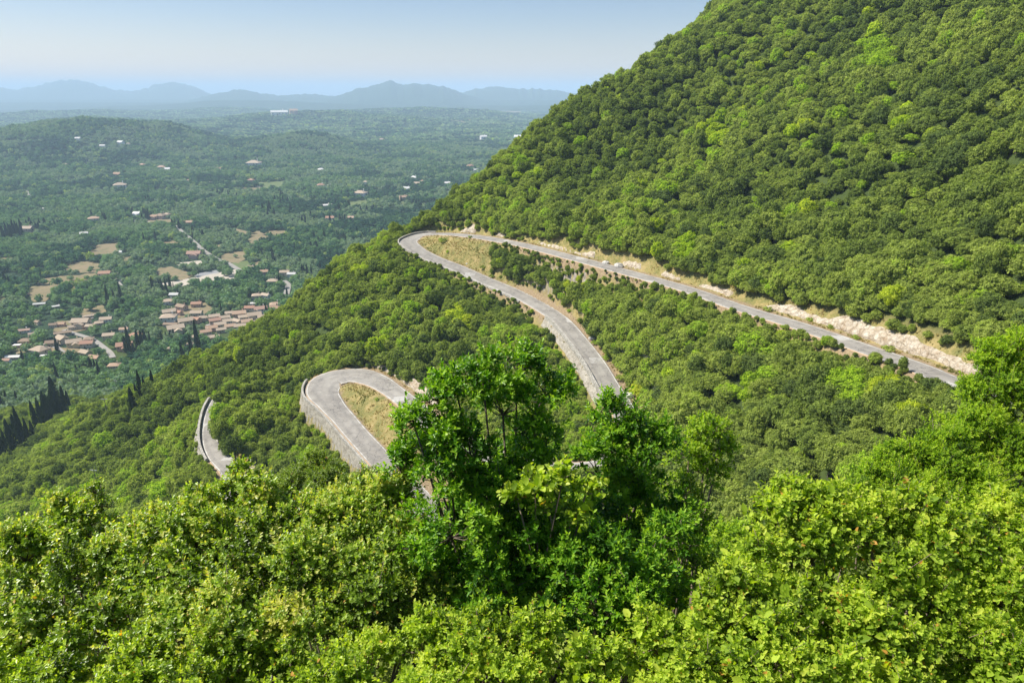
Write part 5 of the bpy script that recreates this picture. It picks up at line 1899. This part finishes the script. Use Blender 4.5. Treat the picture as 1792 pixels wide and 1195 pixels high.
def shrub(name, label, cat, lobes, mat, leaf=.045, asp=.5, per=9, dens=1.0, seed=0, base=None, sub=13, twig=.35, bark=None, up=.45, big=0.0, spread=1.0, open_=0.0, shrink=1.0):
    r = np.random.default_rng(seed)
    C_, Rr = [], []
    for l in lobes:
        px, py, Y, rp = l[:4]
        c = P(px, py, Y)
        w = c[1] * CT - c[2] * ST
        C_.append(c)
        Rr.append(rp / F * w * shrink)
    C_, Rr = np.array(C_), np.array(Rr)
    cen = C_.mean(0)
    if base is None:
        bx, by = cen[0], cen[1]
    else:
        q = P(*base)
        bx, by = q[0], q[1]
    gz = float(height(bx, by))
    O = np.array([bx, by, gz])
    tb = MB()
    SP, SD, SC = [], [], []
    # stems: a handful from the foot, splitting to the lobes
    hub = O + (cen - O) * .35
    hub2 = [O + r.normal(0, .3, 3) * [1, 1, 0] for _ in range(5)]
    for c, R_ in zip(C_, Rr):
        st = hub2[r.integers(0, 5)]
        mid = st * .45 + c * .55 + r.normal(0, .22, 3)
        mid[2] -= .15 * R_
        th = .009 + .013 * R_
        tb.tube([st - [0, 0, .2], st * .8 + mid * .2 + r.normal(0, .04, 3), mid, c], [th * 2.0, th * 1.7, th * 1.2, th * .8], 6)
        # sub-lobes over the shell of the lobe
        k = sub
        d = unit(r, k)
        d[:, 2] = np.where(d[:, 2] < -.5, -d[:, 2], d[:, 2])
        sc = c + d * (R_ * r.uniform(.45, .80, k))[:, None]
        sr = R_ * r.uniform(.24, .42, k)
        if open_:
            kk = r.random(k) > open_
            sc, sr, d = sc[kk], sr[kk], d[kk]
        for s_, q_ in zip(sc, sr):
            tb.tube([c, (c + s_) / 2 + r.normal(0, .03, 3), s_], [th * .7, th * .45, .004], 5)
            ns = max(4, int(1.45 * dens * 4 * math.pi * q_ ** 2 / (1.75 * leaf) ** 2))
            dd = unit(r, ns)
            dd[:, 2] = np.where(dd[:, 2] < -.3, -dd[:, 2] * .8, dd[:, 2])
            rad = q_ * r.uniform(.55, 1.08, ns) * (1 + .25 * np.sin(dd[:, 0] * 5 + q_ * 40) * np.cos(dd[:, 1] * 6))
            p = s_ + dd * rad[:, None]
            SP.append(p)
            out = dd * .9 + (p - c) / (R_ + 1e-6) * .4 + [0, 0, up] + r.normal(0, .25, (ns, 3))
            SD.append(out / np.linalg.norm(out, axis=1)[:, None])
            SC.append(np.full(ns, r.normal(.47, .17)))
            # upright shoots break the outline
            for _ in range(r.integers(1, 4)):
                d0 = unit(r, 1)[0] * .6 + (s_ - c) / R_ * .7 + np.array([0, 0, .8])
                d0 /= np.linalg.norm(d0)
                ln = q_ * r.uniform(1.2, 2.1)
                e_ = s_ + d0 * ln
                m_ = s_ + d0 * ln * .5 + r.normal(0, .02, 3)
                tb.tube([s_, m_, e_], [.005, .004, .002], 4)
                tt_ = np.arange(.4, 1.01, leaf * 1.1 / ln)
                SP.append(s_ + (e_ - s_) * tt_[:, None] + r.normal(0, .008, (len(tt_), 3)))
                SD.append(d0 + r.normal(0, .25, (len(tt_), 3)))
                SC.append(np.full(len(tt_), r.normal(.62, .1)))
            nt = max(2, int(ns * .10 * twig * 3))
            for j in r.integers(0, ns, nt):
                tb.tube([s_, (s_ + p[j]) / 2 + r.normal(0, .015, 3), p[j]], [.0045, .0035, .002], 4)
    SP, SD, SC = np.concatenate(SP), np.concatenate(SD), np.concatenate(SC)
    ns = len(SP)
    LP, LD, LN, LL, LV = [], [], [], [], []
    ax = np.cross(SD, r.normal(0, 1, (ns, 3)))
    ax /= np.linalg.norm(ax, axis=1)[:, None]
    bx_ = np.cross(SD, ax)
    for k in range(per):
        ang = k * 2.4 + r.uniform(-.4, .4, ns)
        tt = (k + .5) / per
        rad_d = ax * np.cos(ang)[:, None] + bx_ * np.sin(ang)[:, None]
        opn = (1.15 - .75 * tt) * spread
        d = rad_d * opn + SD * (.45 + .6 * tt) + r.normal(0, .18, (ns, 3))
        LP.append(SP + SD * (leaf * 1.5 * tt)[..., None] if np.ndim(tt) else SP + SD * (leaf * 1.6 * tt))
        LD.append(d)
        LN.append(SD * 1.0 + np.array([0, 0, .35]) + r.normal(0, .28, (ns, 3)))
        LL.append(leaf * r.uniform(.65, 1.2, ns) * (1 - .25 * tt))
        LV.append(np.clip(SC + (tt - .5) * .25 + r.normal(0, .14, ns), 0, .80))
    LP, LD, LN, LL, LV = map(np.concatenate, (LP, LD, LN, LL, LV))
    if big:
        m = r.random(len(LL)) < big
        LL[m] *= r.uniform(1.6, 2.4, m.sum())
    m = r.random(len(LV)) < .007
    LV[m] = r.uniform(.95, 1, m.sum())
    keep_ = r.random(len(LL)) > .08
    LP, LD, LN, LL, LV = LP[keep_], LD[keep_], LN[keep_], LL[keep_], LV[keep_]
    V, Fc, lv = leaves(LP, LD, LN, LL, LL * asp * r.uniform(.85, 1.15, len(LL)), r, LV)
    root = bpy.data.objects.new(name, None)
    COL.objects.link(root)
    root.location = tuple(map(float, O))
    root['label'] = label
    root['category'] = cat
    me = mesh_from('foliage', V - O, Fc, [mat], False, attrs={'leafvar': lv, 'tint': np.clip(lv, 0, 1)})
    o = bpy.data.objects.new('foliage', me)
    COL.objects.link(o)
    o.parent = root
    tb.v = [tuple(np.array(q) - O) for q in tb.v]
    o = bpy.data.objects.new('branches', tb.mesh('branches', [bark or M_TWIG], True))
    COL.objects.link(o)
    o.parent = root
    return len(LL)


nl = 0
nl += shrub('strawberry_tree', 'tall dark glossy evergreen tree in the centre foreground, hiding the hidden road bend', 'tree',
            [(845, 665, 6.6, 62), (905, 650, 6.8, 52), (800, 690, 6.4, 52), (955, 690, 6.8, 58), (880, 725, 6.6, 80), (765, 700, 6.3, 38), (725, 745, 6.2, 38), (780, 770, 6.2, 55), (830, 800, 6.2, 75), (930, 780, 6.6, 75),
             (770, 850, 6.0, 70), (870, 880, 6.1, 90), (960, 870, 6.4, 60), (790, 940, 5.7, 95), (840, 930, 6.4, 90), (910, 1010, 6.2, 90), (700, 820, 6.3, 40), (740, 790, 6.4, 42), (980, 920, 6.8, 62), (950, 825, 7.0, 42), (948, 797, 7.0, 30), (905, 800, 6.9, 50), (760, 1000, 5.7, 70), (880, 820, 6.6, 80), (900, 985, 5.8, 100), (1000, 960, 6.0, 85), (850, 1060, 5.4, 100), (970, 1060, 5.5, 95)],
            M_ARB, leaf=.064, asp=.46, per=9, dens=.72, seed=11, base=(880, 1080, 6.2), bark=M_BARK, up=.6, open_=.30, shrink=.84, sub=15)
nl += shrub('evergreen_bush', 'dark glossy bush with two pointed tops, right beside the central dark tree', 'bush',
            [(1078, 720, 7.4, 36), (1060, 770, 7.3, 52), (1105, 770, 7.3, 55), (1045, 830, 7.1, 62), (1120, 830, 7.1, 72), (1150, 780, 7.4, 48), (1085, 900, 6.9, 80), (1160, 900, 6.9, 60), (1080, 980, 6.6, 85), (1150, 990, 6.5, 70), (1080, 1060, 6.2, 80), (1020, 1000, 6.6, 70), (1030, 1090, 6.0, 70), (1140, 1060, 6.4, 70)],
            M_ARB, leaf=.064, asp=.46, per=9, dens=.75, seed=12, base=(1090, 1060, 7.0), bark=M_BARK, up=.6, open_=.28, shrink=.86, sub=15)
nl += shrub('climbing_vine', 'pale climbing vine with large heart-shaped leaves draped over the central dark tree', 'vine',
            [(935, 845, 5.9, 26), (985, 838, 5.9, 22), (1025, 862, 5.9, 24), (960, 890, 5.8, 26), (905, 870, 5.8, 20), (1000, 905, 5.8, 24)],
            M_YEL, leaf=.058, asp=.75, per=5, dens=.35, seed=41, base=(960, 1060, 5.8), sub=9, twig=1.2, open_=.2, big=.15)
nl += shrub('evergreen_bush', 'sunlit glossy bush low in front of the central dark tree, right of its stems', 'bush',
            [(1010, 1010, 5.5, 62), (1075, 985, 5.6, 58), (1130, 1010, 5.6, 55), (1040, 1070, 5.2, 62), (1180, 940, 6.1, 42), (1110, 1070, 5.2, 55)],
            M_ARB, leaf=.06, asp=.46, per=9, dens=.7, seed=42, up=.6, open_=.25, sub=14)
nl += shrub('undergrowth_bush', 'dull green low bush in the shaded hollow behind the central dark tree', 'bush',
            [(820, 960, 9.5, 70), (920, 940, 9.5, 75), (1010, 900, 9.8, 60), (1020, 990, 9.2, 80), (1120, 960, 9.5, 75), (1200, 1000, 9.5, 80), (1270, 960, 10, 60), (1290, 1030, 9, 80), (1190, 1080, 8.5, 85), (1080, 1080, 8.5, 85), (950, 1060, 8.5, 85), (830, 1050, 8.5, 80), (720, 1010, 8.8, 70), (1340, 970, 10, 60)],
            M_FINE, leaf=.07, asp=.5, per=8, dens=.8, seed=33, up=.4, open_=.05)
nl += shrub('sparse_bush', 'sparse twiggy bush with pale bare branches right of the dark bush', 'bush',
            [(1235, 765, 7.8, 38), (1262, 785, 7.8, 26), (1205, 800, 7.7, 40), (1240, 830, 7.6, 36), (1195, 870, 7.4, 42), (1215, 930, 7.2, 40), (1190, 1000, 6.9, 50)],
            M_FINE, leaf=.045, asp=.48, per=8, dens=.55, seed=13, base=(1190, 1060, 7.2), twig=.8, open_=.25)
nl += shrub('oak_bush', 'light green bush filling the left edge of the foreground', 'bush',
            [(-60, 1010, 5.6, 90), (45, 985, 5.7, 68), (60, 1050, 5.4, 85), (150, 960, 5.9, 55), (130, 920, 6.0, 38), (170, 1030, 5.5, 85), (60, 1140, 5.0, 100), (190, 1130, 5.0, 95), (-80, 1130, 5.0, 100), (110, 885, 6.1, 22)],
            M_OAKL, leaf=.047, asp=.58, per=8, dens=.88, seed=14, up=.4, open_=.1)
nl += shrub('oak_bush', 'light green bush with a tall pointed top near the leftmost piece of road', 'bush',
            [(270, 950, 5.9, 60), (330, 940, 5.9, 62), (300, 1020, 5.5, 90), (400, 920, 6.0, 60), (432, 860, 6.2, 36), (425, 830, 6.3, 20), (350, 885, 6.1, 34), (465, 900, 6.0, 50), (400, 1010, 5.5, 90), (480, 950, 5.9, 62), (500, 1010, 5.7, 70), (320, 1120, 5.0, 95), (430, 1110, 5.0, 95), (240, 990, 5.7, 60)],
            M_OAKL, leaf=.047, asp=.58, per=8, dens=.88, seed=15, up=.4, open_=.1)
nl += shrub('oak_bush', 'light green bush between the pointed one and the central dark tree', 'bush',
            [(540, 925, 6.0, 62), (610, 905, 6.1, 62), (680, 885, 6.2, 52), (700, 860, 6.3, 34), (560, 1000, 5.6, 90), (590, 985, 5.9, 70), (520, 960, 5.9, 60), (660, 980, 5.7, 85), (720, 950, 5.9, 52), (540, 1100, 5.1, 95), (650, 1080, 5.2, 90), (740, 1060, 5.4, 60)],
            M_OAKL, leaf=.047, asp=.58, per=8, dens=.88, seed=16, up=.4, open_=.1)
nl += shrub('oak_bush', 'pale yellow-green bush along the bottom edge, left of centre', 'bush',
            [(640, 1185, 4.5, 80), (740, 1150, 4.6, 70), (840, 1150, 4.5, 72), (930, 1120, 4.6, 50), (900, 1200, 4.3, 80), (760, 1230, 4.2, 80), (520, 1220, 4.4, 90), (380, 1220, 4.4, 95), (250, 1225, 4.4, 95), (110, 1230, 4.4, 95), (-20, 1235, 4.4, 95)],
            M_YEL, leaf=.045, asp=.58, per=8, dens=.95, seed=17, up=.5, base=(640, 1200, 4.6))
nl += shrub('sapling', 'thin upright sapling with a few leaves in front of the left slope', 'sapling',
            [(165, 862, 6.2, 15), (178, 885, 6.2, 20), (158, 905, 6.1, 14), (195, 915, 6.1, 15), (172, 940, 6.1, 18)],
            M_OAKL, leaf=.042, asp=.5, per=7, dens=.5, seed=18, base=(178, 1060, 6.0), sub=6, twig=.6)
nl += shrub('pale_bush', 'pale bush with reddish tips behind the left bushes, near the lower loop', 'bush',
            [(520, 860, 10.5, 42), (570, 845, 10.5, 40), (545, 815, 10.6, 22), (490, 880, 10.4, 36), (620, 870, 10.2, 42), (650, 850, 10.2, 30), (560, 905, 10, 60), (640, 915, 9.8, 52), (500, 930, 10, 60)],
            M_PALE, leaf=.05, asp=.42, per=8, dens=.9, seed=19, up=.5, open_=.1)
nl += shrub('heath_bush', 'fine-leaved green bush rising at the right edge beside the end of the upper road', 'bush',
            [(1790, 620, 10.5, 44), (1745, 625, 10.5, 34), (1720, 640, 10.5, 28), (1760, 680, 10.3, 60), (1710, 700, 10.2, 45), (1800, 730, 10, 75), (1730, 770, 9.8, 70), (1680, 760, 9.8, 42), (1860, 700, 10.2, 110), (1790, 830, 9.4, 80), (1860, 640, 10.4, 70), (1900, 820, 9.4, 100)],
            M_FINE, leaf=.042, asp=.45, per=9, dens=.95, seed=20, up=.6, twig=.6)
nl += shrub('heath_bush', 'fine-leaved bright green bush above the yellow-green one, right foreground', 'bush',
            [(1655, 790, 9.4, 48), (1610, 815, 9.3, 45), (1560, 815, 9.3, 38), (1520, 835, 9.2, 34), (1650, 850, 9.1, 62), (1580, 870, 8.9, 62), (1500, 880, 8.8, 52), (1700, 860, 9.0, 70), (1740, 920, 8.5, 80), (1630, 920, 8.5, 70), (1545, 930, 8.4, 60)],
            M_FINE, leaf=.042, asp=.45, per=9, dens=.95, seed=21, up=.6, twig=.5)
nl += shrub('smilax_bush', 'yellow-green bush with broad leaves and climbing vine, right foreground', 'bush',
            [(1385, 900, 5.9, 52), (1350, 925, 5.9, 34), (1440, 905, 5.9, 56), (1520, 915, 5.9, 56), (1600, 925, 5.8, 58), (1340, 990, 5.6, 58), (1420, 985, 5.6, 80), (1530, 1000, 5.5, 85), (1640, 1000, 5.5, 80), (1400, 1080, 5.2, 85), (1510, 1100, 5.1, 95)],
            M_YEL, leaf=.051, asp=.62, per=7, dens=.95, seed=22, up=.4, big=.05, open_=.08)
nl += shrub('smilax_bush', 'yellow-green bush filling the lower right corner', 'bush',
            [(1700, 960, 5.6, 75), (1790, 950, 5.6, 75), (1870, 960, 5.6, 90), (1640, 1080, 5.2, 90), (1740, 1060, 5.2, 90), (1840, 1080, 5.2, 100), (1620, 1180, 4.7, 95), (1740, 1180, 4.7, 95), (1860, 1200, 4.7, 110)],
            M_YEL, leaf=.047, asp=.6, per=8, dens=.95, seed=23, up=.5, big=.02, open_=.08)
nl += shrub('smilax_bush', 'yellow-green bush at the bottom, right of centre', 'bush',
            [(1290, 1050, 5.3, 60), (1240, 1110, 5.0, 70), (1140, 1135, 4.8, 62), (1330, 1130, 4.9, 85), (1430, 1190, 4.6, 95), (1040, 1175, 4.5, 62), (1190, 1200, 4.5, 85), (1530, 1200, 4.6, 90), (1310, 1215, 4.4, 90)],
            M_YEL, leaf=.051, asp=.62, per=7, dens=.95, seed=24, up=.4, big=.035, open_=.08)
print('leaves', nl)

# ============================================================ haze: the summer air over the valley
t = NT("haze_air")
pv = t.n("ShaderNodeVolumePrincipled")
pv.inputs['Color'].default_value = (.61, .80, 1.0, 1)
pv.inputs['Density'].default_value = 1.35e-4
pv.inputs['Anisotropy'].default_value = 0.0
t.l(pv.outputs[0], t.out.inputs[1])
mb = MB()
mb.box(-65000, 65000, -900, 95000, -700, max(float(VZ.max()), float((tz + 6).max()), 190.0) + 12)
print('haze top', max(float(VZ.max()), float((tz + 6).max())))
hz = link('haze', mb.mesh('haze', [t.mat]), kind='stuff', label='pale blue summer haze over the valley and the distant mountains', cat='haze')
